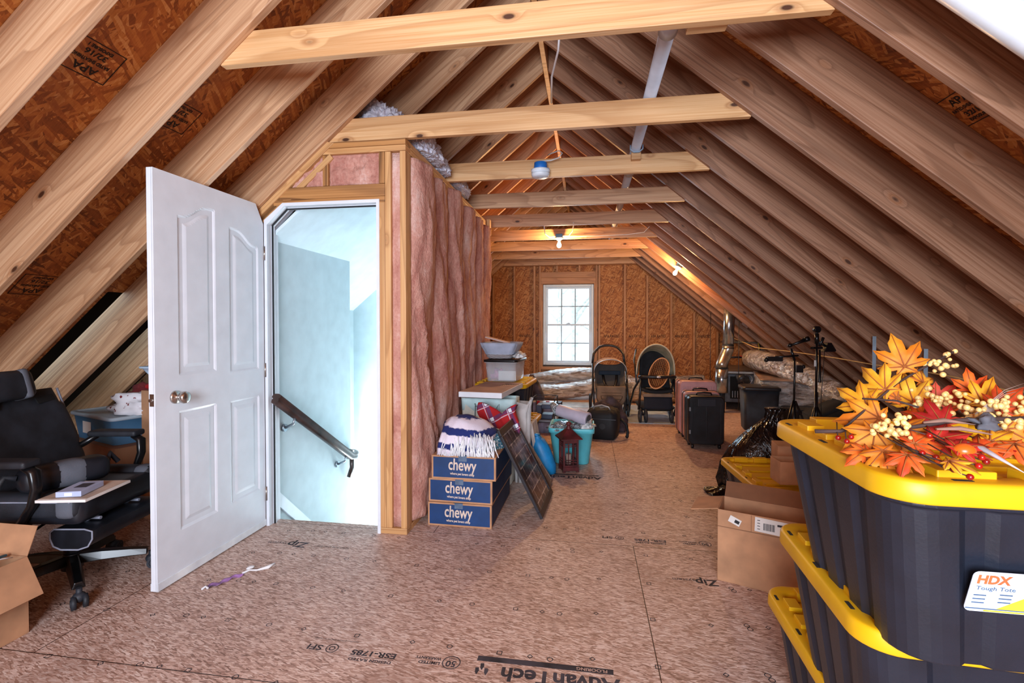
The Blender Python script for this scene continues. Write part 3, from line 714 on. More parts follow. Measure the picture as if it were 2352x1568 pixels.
def carton(name, label, loc, rz, w, d, h, flaps=(), mat=None, closed=True, t=.004, cat='cardboard box'):
    """cardboard box: walls, bottom, optional open flaps (side, angle, length)"""
    mat = mat or M_kraft; th_ = thing(name, label, cat, loc, rz)
    bm = NB(); bx(bm, -w/2, w/2, -d/2, d/2, 0, t)
    for a in ((-w/2, w/2, -d/2, -d/2+t), (-w/2, w/2, d/2-t, d/2), (-w/2, -w/2+t, -d/2+t, d/2-t), (w/2-t, w/2, -d/2+t, d/2-t)): bx(bm, a[0], a[1], a[2], a[3], t, h)
    if closed: bx(bm, -w/2, w/2, -d/2, -.001, h, h+t); bx(bm, -w/2, w/2, .001, d/2, h, h+t)
    obj('box_body', bm, mat, th_, bevel=.0015)
    for side, ang, L in flaps:
        bm = NB()
        wd = w if side in 'ns' else d
        bx(bm, -wd/2+.003, wd/2-.003, 0, L, -t/2, t/2)
        M = {'n': Matrix.Translation((0, d/2, h)) @ rot(ang, 0, 0), 's': Matrix.Translation((0, -d/2, h)) @ rot(0, 0, 180) @ rot(ang, 0, 0),
             'e': Matrix.Translation((w/2, 0, h)) @ rot(0, 0, -90) @ rot(ang, 0, 0), 'w': Matrix.Translation((-w/2, 0, h)) @ rot(0, 0, 90) @ rot(ang, 0, 0)}[side]
        o = obj('flap', bm, mat, th_, bevel=.001); o.matrix_local = M
    return th_
cb = carton('cardboard_box', 'open cardboard box in the lower left corner with its flap folded out', (-2.524, 1.46, 0), 0, .38, .47, .325, (('e', -62, .17), ('n', 70, .12)), closed=False)
bm = NB(); cbx(bm, (0, 0, 0), (.002, .12, .05), rot(0, 0, 30)); tag(obj('paper_sheet', bm, M_paper, loc=(-2.45, 1.60, .31)), 'white and blue paper sticking out of the open box at lower left', 'paper')
bm = NB()
def f(u, v): return Vector((-.1 + .22*u, -.16 + .3*v, .02*math.sin(u*5+v*3) + .03*math.sin(v*PI)))
surf(bm, f, 10, 10); o = obj('plastic_bag', bm, plain('dfe4ea', .35), loc=(-2.48, 1.52, .315), solid=.003, smooth=True); tag(o, 'white crumpled plastic bag on top of the open box at lower left', 'plastic bag')
bm = NB(); tube(bm, [(0, -.06, 0), (.01, 0, .012), (.0, .05, .0), (-.01, .12, -.01)], .006, 6); tag(obj('power_cable', bm, plain('3a86c0', .4), loc=(-2.40, 1.55, .345)), 'thin bright blue cable on the white bag in the open box at lower left', 'cable')
# things behind the chair
carton('cardboard_box', 'dark cardboard box under the blue storage bin, behind the office chair', (-3.28, 3.0, 0), -20, .75, .42, .50, mat=M_kraftd)
tb = thing('storage_bin', 'clear blue plastic storage bin with a white label, behind the office chair', 'storage bin', (-3.28, 3.0, .505), -20)
M_bclr = glass('blue_clear', '5f8fb8', .75, .2)
def tub(parent, w0, d0, w1, d1, h, mat, name='tub', t=.004, rim=.012, n=5, ribs=0, rimh=.012):
    bm = NB(); rings = []
    def ring(w, d, z, r=.04):
        pts = rrect(w, d, r, n); 
        return [Vector((x, y, z)) for x, y in pts]
    rings = [ring(w1, d1, h), ring(w1+rim*2, d1+rim*2, h), ring(w1+rim*2, d1+rim*2, h-rimh), ring(w1+.002, d1+.002, h-rimh), ring(w0, d0, 0)]
    inner = [ring(w0-2*t, d0-2*t, t), ring(w1-2*t, d1-2*t, h)]
    skin(bm, rings + inner + [ring(w1, d1, h)], cap=False)
    bm.faces.new([bm.verts.new(p) for p in ring(w0, d0, 0)]); bm.faces.new([bm.verts.new(p) for p in ring(w0-2*t, d0-2*t, t)])
    bmesh.ops.remove_doubles(bm, verts=bm.verts[:], dist=.0004)
    return obj(name, bm, mat, parent, smooth=False)
def lidplain(parent, w, d, z, mat, name='lid', h=.018):
    bm = NB(); rings = [[Vector((x, y, zz)) for x, y in rrect(w-i, d-i, .04)] for zz, i in ((z-h, 0), (z, 0), (z+.004, .012), (z+.004, .05), (z-.004, .06))]
    skin(bm, rings); return obj(name, bm, mat, parent)
tub(tb, .56, .34, .60, .38, .18, M_bclr); lidplain(tb, .63, .41, .185, glass('clear_lid', 'c8d4dc', .6, .2))
bm = NB(); cbx(bm, (-.08, -.187, .09), (.12, .002, .08)); obj('label', bm, M_paper, tb)
t_ = NT('spotted_cloth'); t_.coord(); vo = t_.n('TexVoronoi', Vector=t_.base, Scale=26.0)
m_spot = t_.fin(t_.mix(t_.ramp(vo.outputs['Distance'], [(.22, 1.0), (.27, 0.0)]), 'e6e2e6', '7a1c22'), .9)
crumple('spotted_cloth', 'white cloth with dark red spots heaped on the blue storage bin', 'cloth', (-3.10, 2.97, .692), (.26, .14, .09), m_spot, 3, .5, -10)
crumple('red_cloth', 'dull red cloth lying behind the spotted one on the storage bin', 'cloth', (-3.24, 3.14, .692), (.2, .07, .11), plain('7a2224', .9), 9, .6, -14)
carton('cardboard_box', 'tall cardboard box just left of the door edge, beyond the chair', (-2.76, 3.0, 0), -8, .34, .40, .86, mat=M_kraft)
bn = thing('wastebasket', 'small white plastic tub with a flared rim on the tall box beside the door edge', 'tub', (-2.82, 2.92, .955), 0)
tub(bn, .20, .16, .27, .22, .07, plain('c4dcf0', .4))
crumple('red_cloth', 'bright red cloth on the tall cardboard box beside the door edge', 'cloth', (-2.80, 2.92, .866), (.16, .12, .055), plain('b8181c', .85), 14, .5)
# wrapper on the floor
wr = thing('ribbon', 'crumpled purple and white ribbon wrapper lying on the floor beside the door', 'wrapper', (-1.80, 2.22, .002), 62)
bm = NB(); surf(bm, lambda u, v: Vector((-.12 + .17*u, -.016 + .032*v + .006*math.sin(u*12), .003 + .004*math.sin(u*20+v*4))), 20, 4); obj('printed_film', bm, plain('a878b8', .35, var=.35), wr, solid=.001)
bm = NB(); tube(bm, [(-.14, 0, .004), (-.12, .01, .006), (-.12, -.015, .005)], .005, 6); tube(bm, [(.05, 0, .004), (.08, -.01, .012), (.11, -.03, .006), (.16, -.05, .008), (.20, -.045, .012)], [.006, .004, .004, .009, .004], 6); sph(bm, (.10, .02, .008), .016, 8, s=(1.4, .9, .5)); obj('tissue', bm, plain('eef0f6', .7), wr)
# ------------------------------------------------------------------ pile against the partition
M_navy = plain('0e3a6e', .5, var=.08); M_navyd = plain('0b2a50', .55, var=.08); M_cream = plain('d8c4b4', .6, var=.03)
M_tape = plain('5c7088', .2, var=.2)
def delivery_box(label, loc, rz, extra=None):
    w, d, h = .425, .66, .152
    t = thing('delivery_box', label, 'delivery box', loc, rz, 'blue delivery boxes stacked by the partition')
    bm = NB(); bx(bm, 0, w, 0, d, 0, h); obj('carton', bm, M_kraft, t, bevel=.003)
    bm = NB(); bx(bm, .012, w-.012, -.001, .0005, .012, h-.01); obj('printed_panel', bm, M_navy, t)
    bm = NB(); bx(bm, w-.0005, w+.001, .012, d-.012, .012, h-.01); obj('printed_panel', bm, M_navyd, t)
    F = Matrix.Translation((.205, -.0012, .092)) @ rot(90, 0, 0)
    text('lettering', 'chewy', .105, M_cream, t, F @ rot(0, 0, -2), width=.185, bold=.0016)
    text('lettering', 'where pet lovers shop', .021, M_cream, t, Matrix.Translation((.205, -.0012, .036)) @ rot(90, 0, 0) @ rot(0, 0, -2), width=.16, bold=.0006)
    bm = NB(); bx(bm, .18, .235, -.0013, -.001, .118, h+.001); bx(bm, .17, .235, 0, d, h, h+.0008); obj('packing_tape', bm, M_tape if extra is None else M_tape, t)
    return t
delivery_box('blue delivery box at the bottom of the stack of three by the partition', (-1.024, 3.02, 0), -1)
delivery_box('blue delivery box in the middle of the stack of three by the partition', (-1.02, 3.025, .155), -2)
tp_ = delivery_box('blue delivery box at the top of the stack, under the striped throw', (-.995, 3.01, .31), -1)
bm = NB(); bx(bm, .30, .40, .02, .13, .152, .1532); obj('shipping_label', bm, plain('c8b4bc', .6), tp_)
# striped throw with fringe
t_ = NT('striped_throw'); t_.coord(rnd=False); sp = t_.n('SeparateXYZ', i0=t_.base); nz_ = t_.noise(t_.base, 30, 2)
zz = t_.math('ADD', sp.outputs[2], t_.math('MULTIPLY', nz_, .03)); zz = t_.math('ADD', zz, t_.math('MULTIPLY', sp.outputs[0], .10))
st = t_.math('FRACT', t_.math('MULTIPLY', zz, 10.5)); t_.bump(t_.noise(t_.base, 160, 3), .5, .004)
m_str = t_.fin(t_.ramp(st, [(.44, 'e4dcea'), (.5, '1c2a6a'), (.88, '1c2a6a'), (.95, 'e4dcea')]), .95)
th_ = thing('striped_throw', 'folded white and navy striped throw with a white fringe on the top delivery box', 'blanket', (-.79, 3.17, .463), 0)
bm = NB()
def f(u, v):
    a = PI*u; x = -.17 + .34*v; kk = .55 + .45*math.sin(PI*min(1, max(0, (v+.12)/1.1)))**.7; R0 = .14 + .02*noise.noise(Vector((v*3, 1, u)))
    return Vector((x + .02*math.sin(a*2+v*4), -math.cos(a)*R0*1.15 + .01*noise.noise(Vector((v*8, u*5, 0))), math.sin(a)**.6*.235*kk + .012*noise.noise(Vector((v*7, u*7, 3)))))
surf(bm, f, 30, 30)
r = bmesh.ops.extrude_edge_only(bm, edges=[e for e in bm.edges if e.is_boundary])
for v in [q for q in r['geom'] if isinstance(q, bmesh.types.BMVert)]: v.co = Vector((v.co.x*.9, v.co.y*.9, max(0, v.co.z*.6)))
obj('folded_cloth', bm, m_str, th_, smooth=True)
random.seed(3); bm = NB()
for i in range(150):
    x = -.13 + .34*random.random(); z0 = .135 - .10*random.random() + .02*math.sin(x*14); y0 = -.150 - .01*random.random()
    L = min(z0 - .002, .06 + .05*random.random()); dx = random.uniform(-.02, .02) + (x+.0)*.1
    tube(bm, [(x, y0, z0), (x + dx*.5, y0 - .012, z0 - L*.5), (x + dx, y0 - .016 - .012*random.random(), z0 - L)], [.0030, .0034, .0026], 5)
o = obj('fringe', bm, plain('eef0f6', .9), th_); o['kind'] = 'stuff'
t_ = NT('teal_patterned'); t_.coord(); vo = t_.n('TexVoronoi', Vector=t_.base, Scale=38.0)
m_teal = t_.fin(t_.ramp(vo.outputs['Distance'], [(.25, 'e0eef0'), (.4, '4a9cb4'), (.6, '1c5c7c'), (.75, 'd8e6ea')]), .9)
crumple('patterned_cloth', 'teal and white patterned cloth tucked beside the striped throw', 'cloth', (-.66, 3.30, .463), (.10, .18, .07), m_teal, 3)
crumple('blue_blanket', 'blue and white blanket corner showing under the left of the striped throw', 'blanket', (-.965, 3.40, .463), (.06, .14, .06), m_str, 8)
t_ = NT('red_plaid'); t_.coord(rnd=False); sp = t_.n('SeparateXYZ', i0=t_.map(t_.base, (1, 1, 1), (0, R(25), R(20))))
def band(o_, k, w0): return t_.math('LESS_THAN', t_.math('FRACT', t_.math('MULTIPLY', o_, k)), w0)
bx_ = band(sp.outputs[0], 8.0, .22); bz_ = band(sp.outputs[2], 8.0, .22); wx = band(t_.math('ADD', sp.outputs[0], .012), 8.0, .05); wz = band(t_.math('ADD', sp.outputs[2], .012), 8.0, .05)
col = t_.mix(t_.math('MULTIPLY', bx_, .65), 'b01a20', '1c3a6a'); col = t_.mix(t_.math('MULTIPLY', bz_, .65), col, '1c3a6a'); col = t_.mix(t_.math('MULTIPLY', bx_, bz_), col, 'e0e8f0'); m_plaid = t_.fin(t_.mix(t_.math('MAXIMUM', wx, wz), col, 'c8b8c8'), .9)
bm = NB()
def f(u, v):
    x = -.14 + .28*u; z = .20*v; return Vector((x + .02*math.sin(v*6), .02*math.sin(u*7+v*3)+.04*v, z*(.75+.5*abs(math.cos(u*2.6))) ))
surf(bm, f, 20, 16); o = obj('plaid_cloth', bm, m_plaid, loc=(-.66, 3.60, .462), solid=.05, smooth=True, rotz=8); tag(o, 'red plaid cloth with blue and white checks behind the fringed throw', 'cloth')
# tote bag
tg = thing('canvas_bag', 'cream canvas shopping bag with teal top standing behind the delivery boxes', 'shopping bag', (-.80, 3.98, 0), -3)
bm = NB(); rings = []
for z, w, d in ((0, .38, .22), (.02, .40, .24), (.45, .43, .24), (.70, .46, .20)):
    rings.append([Vector((x + .006*math.sin(y*40+z*9), y + .008*math.sin(x*30+z*13), z)) for x, y in rrect(w, d, .04, 5)])
skin(bm, rings, cap=False); bm.faces.new([bm.verts.new(p) for p in rings[0]]); obj('bag_body', bm, plain('d8d4c6', .85, bump=.2, bscale=200), tg, solid=.003)
bm = NB(); rings = [[Vector((x, y, z)) for x, y in rrect(w, d, .04, 5)] for z, w, d in ((.60, .452, .212), (.68, .463, .208), (.702, .466, .206))]
skin(bm, rings, cap=False); obj('bag_band', bm, plain('c0d8d8', .8), tg, solid=.003)
for q in (-1,):
    bm = NB(); tube(bm, [(-.1, -.118, .45), (-.1, -.122, .66), (-.06, -.13, .60), (0, -.135, .56), (.06, -.13, .6), (.1, -.122, .66), (.1, -.118, .45)], .010, 6, sq=(1.6, .4)); obj('handle', bm, plain('b8c8c8', .8), tg)
bm = NB()
for i in range(4): tube(bm, [(-.03+.035*i, -.124, .38), (-.045+.035*i, -.124, .32)], .006, 5)
obj('red_print', bm, plain('8c3028', .8), tg)
cl_ = thing('cloth_bag', 'pale checked cloth bag hanging open right of the canvas bag', 'cloth bag', (-.545, 4.02, 0), 0)
bm = NB(); rings = []
for z, w, d in ((0, .10, .14), (.3, .12, .18), (.6, .13, .2), (.67, .17, .2)):
    rings.append([Vector((x + .012*math.sin(j*1.7), y + .012*math.cos(j*2.3), z + .02*math.sin(j*.9)*(z > .5))) for j, (x, y) in enumerate(rrect(w, d, .04, 5))])
skin(bm, rings, cap=False); bm.faces.new([bm.verts.new(p) for p in rings[0]]); obj('bag_body', bm, plain('c6c2c0', .9, var=.1), cl_, solid=.003)
# flat box lid / canvas
fb = thing('flat_box', 'large flat white-edged box lying on top of the canvas bag', 'flat box', (-.79, 4.02, .735), -6)
bm = NB(); bx(bm, -.18, .175, -.33, .36, 0, .042); obj('board', bm, plain('e4e8ee', .5, var=.02), fb, bevel=.002)
bm = NB(); bx(bm, -.174, .169, -.324, .354, .042, .044)
obj('brown_face', bm, plain('b89888', .75), fb)
bm = NB()
for k in range(9): tube(bm, [(.05, .22, .0445), (.03+.018*k, .10+.015*k, .0445)], .0022, 4)
obj('printed_motif', bm, plain('6a5448', .8), fb)
# ------------------------------------------------------------------ totes with yellow lids
M_yel = plain('dba810', .42, var=.03, spec=.4); M_tblk = plain('1a1f2b', .42, var=.12, bump=.12, bscale=160)
def tote_mesh(w, d, h, ribs=6, detail=True):
    """ribbed, tapered black body"""
    bm = NB(); n = 10; tp = .87
    per = rrect(1, 1, .1, n)
    def ring(z, sc, inner=0, notch=True):
        W_, D_ = w*sc, d*(sc if sc >= 1 else 1-(1-sc)*1.7); r = .065; pts = []
        def side(p0, p1, nrm, L, m):
            k = 8*m
            for i in range(k):
                t = i/k; a = Vector(p0).lerp(Vector(p1), t)
                g = ((t*m) % 1); dep = 0; mid = m == 5 and .24 < t < .76
                if notch and .0 < t < 1: dep = 0 if mid else (.010 if (.36 < g < .64) else (.004 if (.28 < g < .72) else 0))
                pts.append(a - Vector(nrm)*dep - Vector(nrm)*inner)
        c = [(W_/2, -D_/2+r), (W_/2, D_/2-r), (W_/2-r, D_/2), (-W_/2+r, D_/2), (-W_/2, D_/2-r), (-W_/2, -D_/2+r), (-W_/2+r, -D_/2), (W_/2-r, -D_/2)]
        def arc(cx, cy, a0):
            for i in range(7):
                a = R(a0 + 90*i/6); pts.append(Vector((cx + (r-inner)*math.cos(a), cy + (r-inner)*math.sin(a), 0)))
        def V2(p): return (p[0], p[1], 0)
        side(V2(c[0]), V2(c[1]), (1, 0, 0), D_, 3); arc(W_/2-r, D_/2-r, 0)
        side(V2(c[2]), V2(c[3]), (0, 1, 0), W_, 5); arc(-W_/2+r, D_/2-r, 90)
        side(V2(c[4]), V2(c[5]), (-1, 0, 0), D_, 3); arc(-W_/2+r, -D_/2+r, 180)
        side(V2(c[6]), V2(c[7]), (0, -1, 0), W_, 5); arc(W_/2-r, -D_/2+r, 270)
        return [Vector((p.x, p.y, z)) for p in pts]
    rings = [ring(0.004, tp*.98), ring(0.0, tp*.96)]; rings.reverse()
    rings = [ring(0, tp*.96), ring(.008, tp)] + [ring(z, tp + (1-tp)*z/h) for z in (h*.5, h-.055)] + [ring(h-.05, 1.0, notch=False), ring(h-.034, 1.0, notch=False)]
    skin(bm, rings, smooth=False)
    return bm
def lid_mesh(w, d):
    """yellow lid: outer skirt, raised rim, recessed field with ridges and edge blocks; z=0 is the rim top"""
    bm = NB(); r = .075
    def ring(w_, d_, z, rr): return [Vector((x, y, z)) for x, y in rrect(w_, d_, rr, 8)]
    rg = [(0, -.040, 0), (-.002, -.036, 0), (0, -.006, 0), (.004, -.001, 0), (.010, 0, 0), (.045, 0, 0), (.052, -.004, 0), (.056, -.018, 0), (.07, -.022, 0)]
    rings = [ring(w-2*a, d-2*a, z, max(r-a, .02)) for a, z, _ in rg]
    rings = [ring(w-.02, d-.02, -.040, r-.01)] + rings
    skin(bm, rings)
    iw, id_ = w/2-.075, d/2-.075
    for i in range(6):
        y = -id_ + 2*id_*(i+.5)/6; bx(bm, -iw+.03, iw-.03, y-.010, y+.010, -.023, -.013)
    # blocks along the rim
    for sx_ in (-1, 1):
        for k in (-1.35, -.45, .45, 1.35):
            y = k*d*.19; x = sx_*(w/2-.052); bx(bm, x-.020, x+.020, y-.030, y+.030, -.02, .012)
    for sy_ in (-1, 1):
        for k in (-2, -1, 0, 1, 2):
            x = k*w*.165; y = sy_*(d/2-.052); bx(bm, x-.045, x+.045, y-.020, y+.020, -.02, .012)
    for sx_ in (-1, 1):
        for k in (-.32, 0, .34): cbx(bm, (sx_*(w/2-.018), k*d, -.001), (.010, .032, .004), mi=1)
    for sy_ in (-1, 1):
        for k in (-.35, -.12, .12, .35): cbx(bm, (k*w, sy_*(d/2-.018), -.001), (.032, .010, .004), mi=1)
    return bm
class ToteKind:
    first = None
def tote(label, loc, rz, w=.80, d=.56, h=.36, group='black totes with yellow lids', lb=True):
    key = (w, d, h)
    t = thing('storage_tote', label, 'storage tote', loc, rz, group)
    obj('tub', tote_mesh(w-.035, d-.035, h), M_tblk, t, bevel=.004)
    l = obj('lid', lid_mesh(w, d), [M_yel, plain('1a1408', .9)], t, bevel=.0035, seg=2); l.location = (0, 0, h)
    return t
def hdx(t, x, y, z, tiltx):
    bm = NB(); prism(bm, rrect(.21, .105, .012, 4), 'z', -.0006, .0006); M = Matrix.Translation((x, y, z)) @ rot(90 + tiltx, 0, 0) @ Matrix.Diagonal((.86, .80, 1, 1))
    lb_ = obj('brand_label', bm, plain('dbe8f8', .35, var=.01), t, M=M)
    def T(body, sz, px_, py_, mat, width=None, bold=0): text('lettering', body, sz, mat, lb_, Matrix.Translation((px_, py_, .0008)), width=width, bold=bold)
    mo = plain('f0683a', .5); mg = plain('4a6484', .5)
    T('HDX', .030, -.068, .032, mo, .058, .0012); T('Tough Tote', .014, -.06, .010, mg, .068)
    T('27 gallon', .013, .052, -.036, mg, .06)
    bm = NB(); prism(bm, [(-.05, -.044), (.1, -.044), (.1, .03), (.06, .012), (.02, .01), (-.01, -.012)], 'z', .0005, .0009); obj('yellow_swoosh', bm, plain('f4c63a', .4), lb_)
    bm = NB(); bx(bm, -.103, .103, -.0455, -.043, .0006, .0012); obj('line', bm, mg, lb_)
    bm = NB(); bx(bm, -.07, .10, -.051, -.047, .0006, .0012); obj('yellow_line', bm, plain('f4c63a', .4), lb_)
    for i, (a, b) in enumerate(((-.085, -.008), (-.085, -.018), (-.085, -.028), (-.04, -.004), (-.04, -.014), (-.04, -.024))):
        bm = NB(); bx(bm, a-.010, a+.012, b-.002, b+.001, .0005, .001); obj('text_line', bm, mg, lb_)
    bm = NB(); prism(bm, rrect(.026, .036, .005, 3, .035, -.012), 'z', .001, .0014); obj('pictogram', bm, plain('dfe8f0', .4), lb_)
TH = .36
stack = [('bottom black tote with yellow lid in the right foreground stack of three', .625+.40, 1.86-.28, 0, -1.5),
         ('middle black tote with yellow lid in the right foreground stack of three', .55+.40, 1.565-.28, .34, -3.5),
         ('top black tote with yellow lid, carrying the autumn leaf garland', .505+.40, 1.455-.28, .68, -.5)]
for lb_, x, y, z, rz in stack:
    t = tote(lb_, (x, y, z), rz, group='black totes stacked in the right foreground')
    hdx(t, -.165, -.2420, .165, 17)
tote('black tote with a scuffed yellow lid beyond the open cardboard box', (1.37, 3.24, 0), 3, .80, .98, .345, 'black totes with yellow lids')
# ------------------------------------------------------------------ centre: things along the partition and the middle of the floor
tote('upper black tote with a yellow lid behind the flat white box, under the clear bin', (-.80, 4.78, .395), -4, .52, .66, .355, 'black totes behind the delivery boxes')
tote('lower black tote with a yellow lid behind the delivery boxes, under another tote', (-.76, 4.76, 0), -4, .54, .70, .375, 'black totes behind the delivery boxes')
M_clr = glass('clear_plastic', 'dfe8f0', .28, .12)
cbn = thing('clear_bin', 'clear plastic bin with a black lid full of small things, under the wicker basket', 'storage bin', (-.805, 4.78, .762), -4)
tub(cbn, .28, .42, .31, .46, .19, M_clr); lidplain(cbn, .34, .49, .205, M_blkg)
bm = NB(); bx(bm, -.04, .13, -.19, -.17, .01, .10); tag(obj('white_card', bm, M_paper, loc=(-.805, 4.78, .762)), 'white card standing inside the clear bin', 'card')
crumple('gift_bow', 'pink gift bow visible inside the clear bin', 'bow', (-.86, 4.70, .775), (.06, .05, .06), plain('c86a94', .5, var=.3), 5, .8)
# lined wicker basket
t_ = NT('whitewashed_wicker'); t_.coord(rnd=False); w1_ = t_.n('TexWave', Vector=t_.base, Scale=26.0, Distortion=3.0); w1_.bands_direction = 'Z'
t_.bump(w1_.outputs['Color'], .8, .01); m_wick = t_.fin(t_.ramp(w1_.outputs['Fac'], [(.2, '7c6c68'), (.5, 'c6bcc0'), (.8, 'e6e0e4')]), .8)
M_lin = plain('a6b0c4', .85, bump=.2, bscale=180)
wb = thing('wicker_basket', 'whitewashed wicker basket with a blue-grey cloth liner on the clear bin', 'basket', (-.84, 4.76, .975), -3)
bm = NB(); rings = [[Vector((x, y, z)) for x, y in rrect(w, d, .05, 6)] for z, w, d in ((0, .22, .26), (.02, .26, .30), (.05, .27, .31), (.14, .34, .36), (.14, .32, .34), (.03, .25, .28))]
skin(bm, rings); obj('basket_body', bm, m_wick, wb)
bm = NB(); rings = []
for z, w, d, k in ((.045, .285, .325, .0), (.07, .30, .34, .008), (.12, .35, .375, .010), (.155, .375, .395, .008), (.158, .35, .37, .006), (.10, .30, .33, .0)):
    rings.append([Vector((x*(1+k*3*math.sin(j*2.1)), y*(1+k*3*math.cos(j*1.7)), z)) for j, (x, y) in enumerate(rrect(w, d, .06, 7))])
skin(bm, rings, cap=False); obj('liner', bm, M_lin, wb)
crumple('tassel_cloth', 'black and white tasselled cloth hanging over the clear bin edge right of the basket', 'cloth', (-.655, 4.68, .985), (.05, .12, .035), plain('c8c8cc', .9, var=.5), 4, .6)
bm = NB(); bx(bm, -.12, .12, -.1, .1, 0, .012); o = obj('paper_bag', bm, plain('c6aea8', .8), M=Matrix.Translation((-.88, 4.74, 1.15)) @ rot(0, 14, 5), bevel=.002); tag(o, 'flat pinkish paper packet resting on top of the wicker basket', 'paper packet')
# picture frames leaning against the delivery boxes
def picture_mat(name, kind):
    t = NT(name); t.coord(rnd=False); br = t.n('TexBrick', Vector=t.base, Scale=1.0); br.offset = .4
    br.inputs['Brick Width'].default_value = .12; br.inputs['Row Height'].default_value = .085; br.inputs['Mortar Size'].default_value = .004
    for k, c in (('Color1', '3a3440' if kind else '8c8078'), ('Color2', '8a8490' if kind else 'a89a8c'), ('Mortar', 'c8beb8')): br.inputs[k].default_value = lin(c)
    n = t.noise(t.base, 14, 4, .7); col = t.mix(t.ramp(n, [(.4, 0.0), (.6, .8)]), br.outputs['Color'], '2c2628' if kind else '857868')
    return t.fin(col, .12 if kind else .5)
def frame(label, p_foot_near, p_foot_far, p_top_near, w, mat_f, mat_p, fw=.045, th=.02, cat='picture frame', nm='picture_frame', glassy=True):
    """local x along the foot edge, local y up the leaning face"""
    a, b, c = Vector(p_foot_near), Vector(p_foot_far), Vector(p_top_near)
    X = (b-a).normalized(); Y = (c-a); H_ = (Y - X*Y.dot(X)).length; Y = (Y - X*Y.dot(X)).normalized(); Z = X.cross(Y); W_ = (b-a).length
    M = Matrix.Identity(4)
    for i, q in enumerate((X, Y, Z)):
        for j in range(3): M[j][i] = q[j]
    M.translation = a
    t = thing(nm, label, cat, M=M)
    bm = NB()
    for q in ((0, W_, 0, fw), (0, W_, H_-fw, H_), (0, fw, fw, H_-fw), (W_-fw, W_, fw, H_-fw)): bx(bm, q[0], q[1], q[2], q[3], -th/2, th/2)
    obj('frame_border', bm, mat_f, t, bevel=.003)
    bm = NB(); bx(bm, fw, W_-fw, fw, H_-fw, -.004, .004); obj('picture', bm, mat_p, t)
    return t
frame('dark framed photo collage leaning against the stacked delivery boxes', (-.295, 3.18, .018), (-.262, 3.70, .018), (-.60, 3.13, .59), 0, plain('26242a', .35), picture_mat('collage', 1))
frame('pale weathered picture panel leaning behind the photo collage', (-.296, 3.75, .015), (-.285, 4.0, .015), (-.52, 3.78, .36), 0, plain('8a7e74', .6), picture_mat('weathered_panel', 0), fw=.02)
bm = NB()
wl = thing('slatted_tray', 'pair of narrow white-edged wooden slats leaning beside the blue drawstring bag', 'slat', M=Matrix.Translation((-.46, 4.28, .0)) @ rot(0, -10, -4))
for k in range(2):
    bm = NB(); bx(bm, -.01+.05*k, .02+.05*k, -.12+.03*k, .14, .0, .42+.02*k); obj('slat', bm, plain('cfc6c0', .55, var=.1), wl, bevel=.002)
# blue drawstring bag
db = thing('drawstring_bag', 'bright blue drawstring bag slumped beside the teal tub', 'bag', (-.375, 4.24, 0), 0)
bm = NB(); rings = []
for z, r, dx, dy in ((0, .05, .035, 0), (.008, .075, .03, 0), (.08, .085, .02, 0), (.16, .083, -.005, 0), (.24, .078, -.035, 0), (.30, .055, -.05, 0), (.325, .022, -.06, 0), (.345, .034, -.07, 0), (.35, .01, -.07, 0)):
    rings.append([Vector((dx + (r + .006*math.sin(j*2.6 + z*8)*(1 if z > .2 else .5))*math.cos(2*PI*j/28)*1.0, dy + r*.9*math.sin(2*PI*j/28), z)) for j in range(28)])
skin(bm, rings); obj('bag_body', bm, plain('1c88c8', .45, var=.1), db, smooth=True)
bm = NB(); tube(bm, [(-.085, -.01, .33), (-.05, -.05, .335), (-.02, -.03, .32), (-.03, .02, .325)], .004, 6); obj('drawstring', bm, plain('2a98d8', .5), db)
# wire stand with small things
ws = thing('wire_stand', 'black wire side stand with a grey shelf left of the teal tub', 'wire stand', (-.455, 5.3, 0), -4)
for x in (-.12, .12):
    for y in (-.12, .12): bm = NB(); cyl(bm, (x, y, 0), (x, y, .52), .006, n=8); obj('leg', bm, M_blkm, ws)
for z in (.52, .26):
    bm = NB(); tube(bm, [(-.12, -.12, z), (.12, -.12, z), (.12, .12, z), (-.12, .12, z)], .006, 6, closed=True)
    obj('rail', bm, M_blkm, ws)
bm = NB(); bx(bm, -.13, .13, -.13, .13, .265, .285); obj('shelf', bm, plain('8a868c', .6), ws, bevel=.004)
sw = thing('grey_machine', 'boxy grey and dark appliance on the shelf of the wire stand', 'appliance', (-.455, 5.3, .287), -4)
bm = NB(); bx(bm, -.09, .09, -.08, .08, 0, .05); bx(bm, -.09, -.03, -.08, .08, .05, .15); bx(bm, -.03, .09, -.08, .08, .11, .16); obj('casing', bm, plain('3a4258', .5, var=.2), sw, bevel=.008)
bm = NB(); cyl(bm, (.095, 0, .10), (.115, 0, .10), .03, n=18); obj('hand_wheel', bm, plain('a8b0b8', .4), sw)
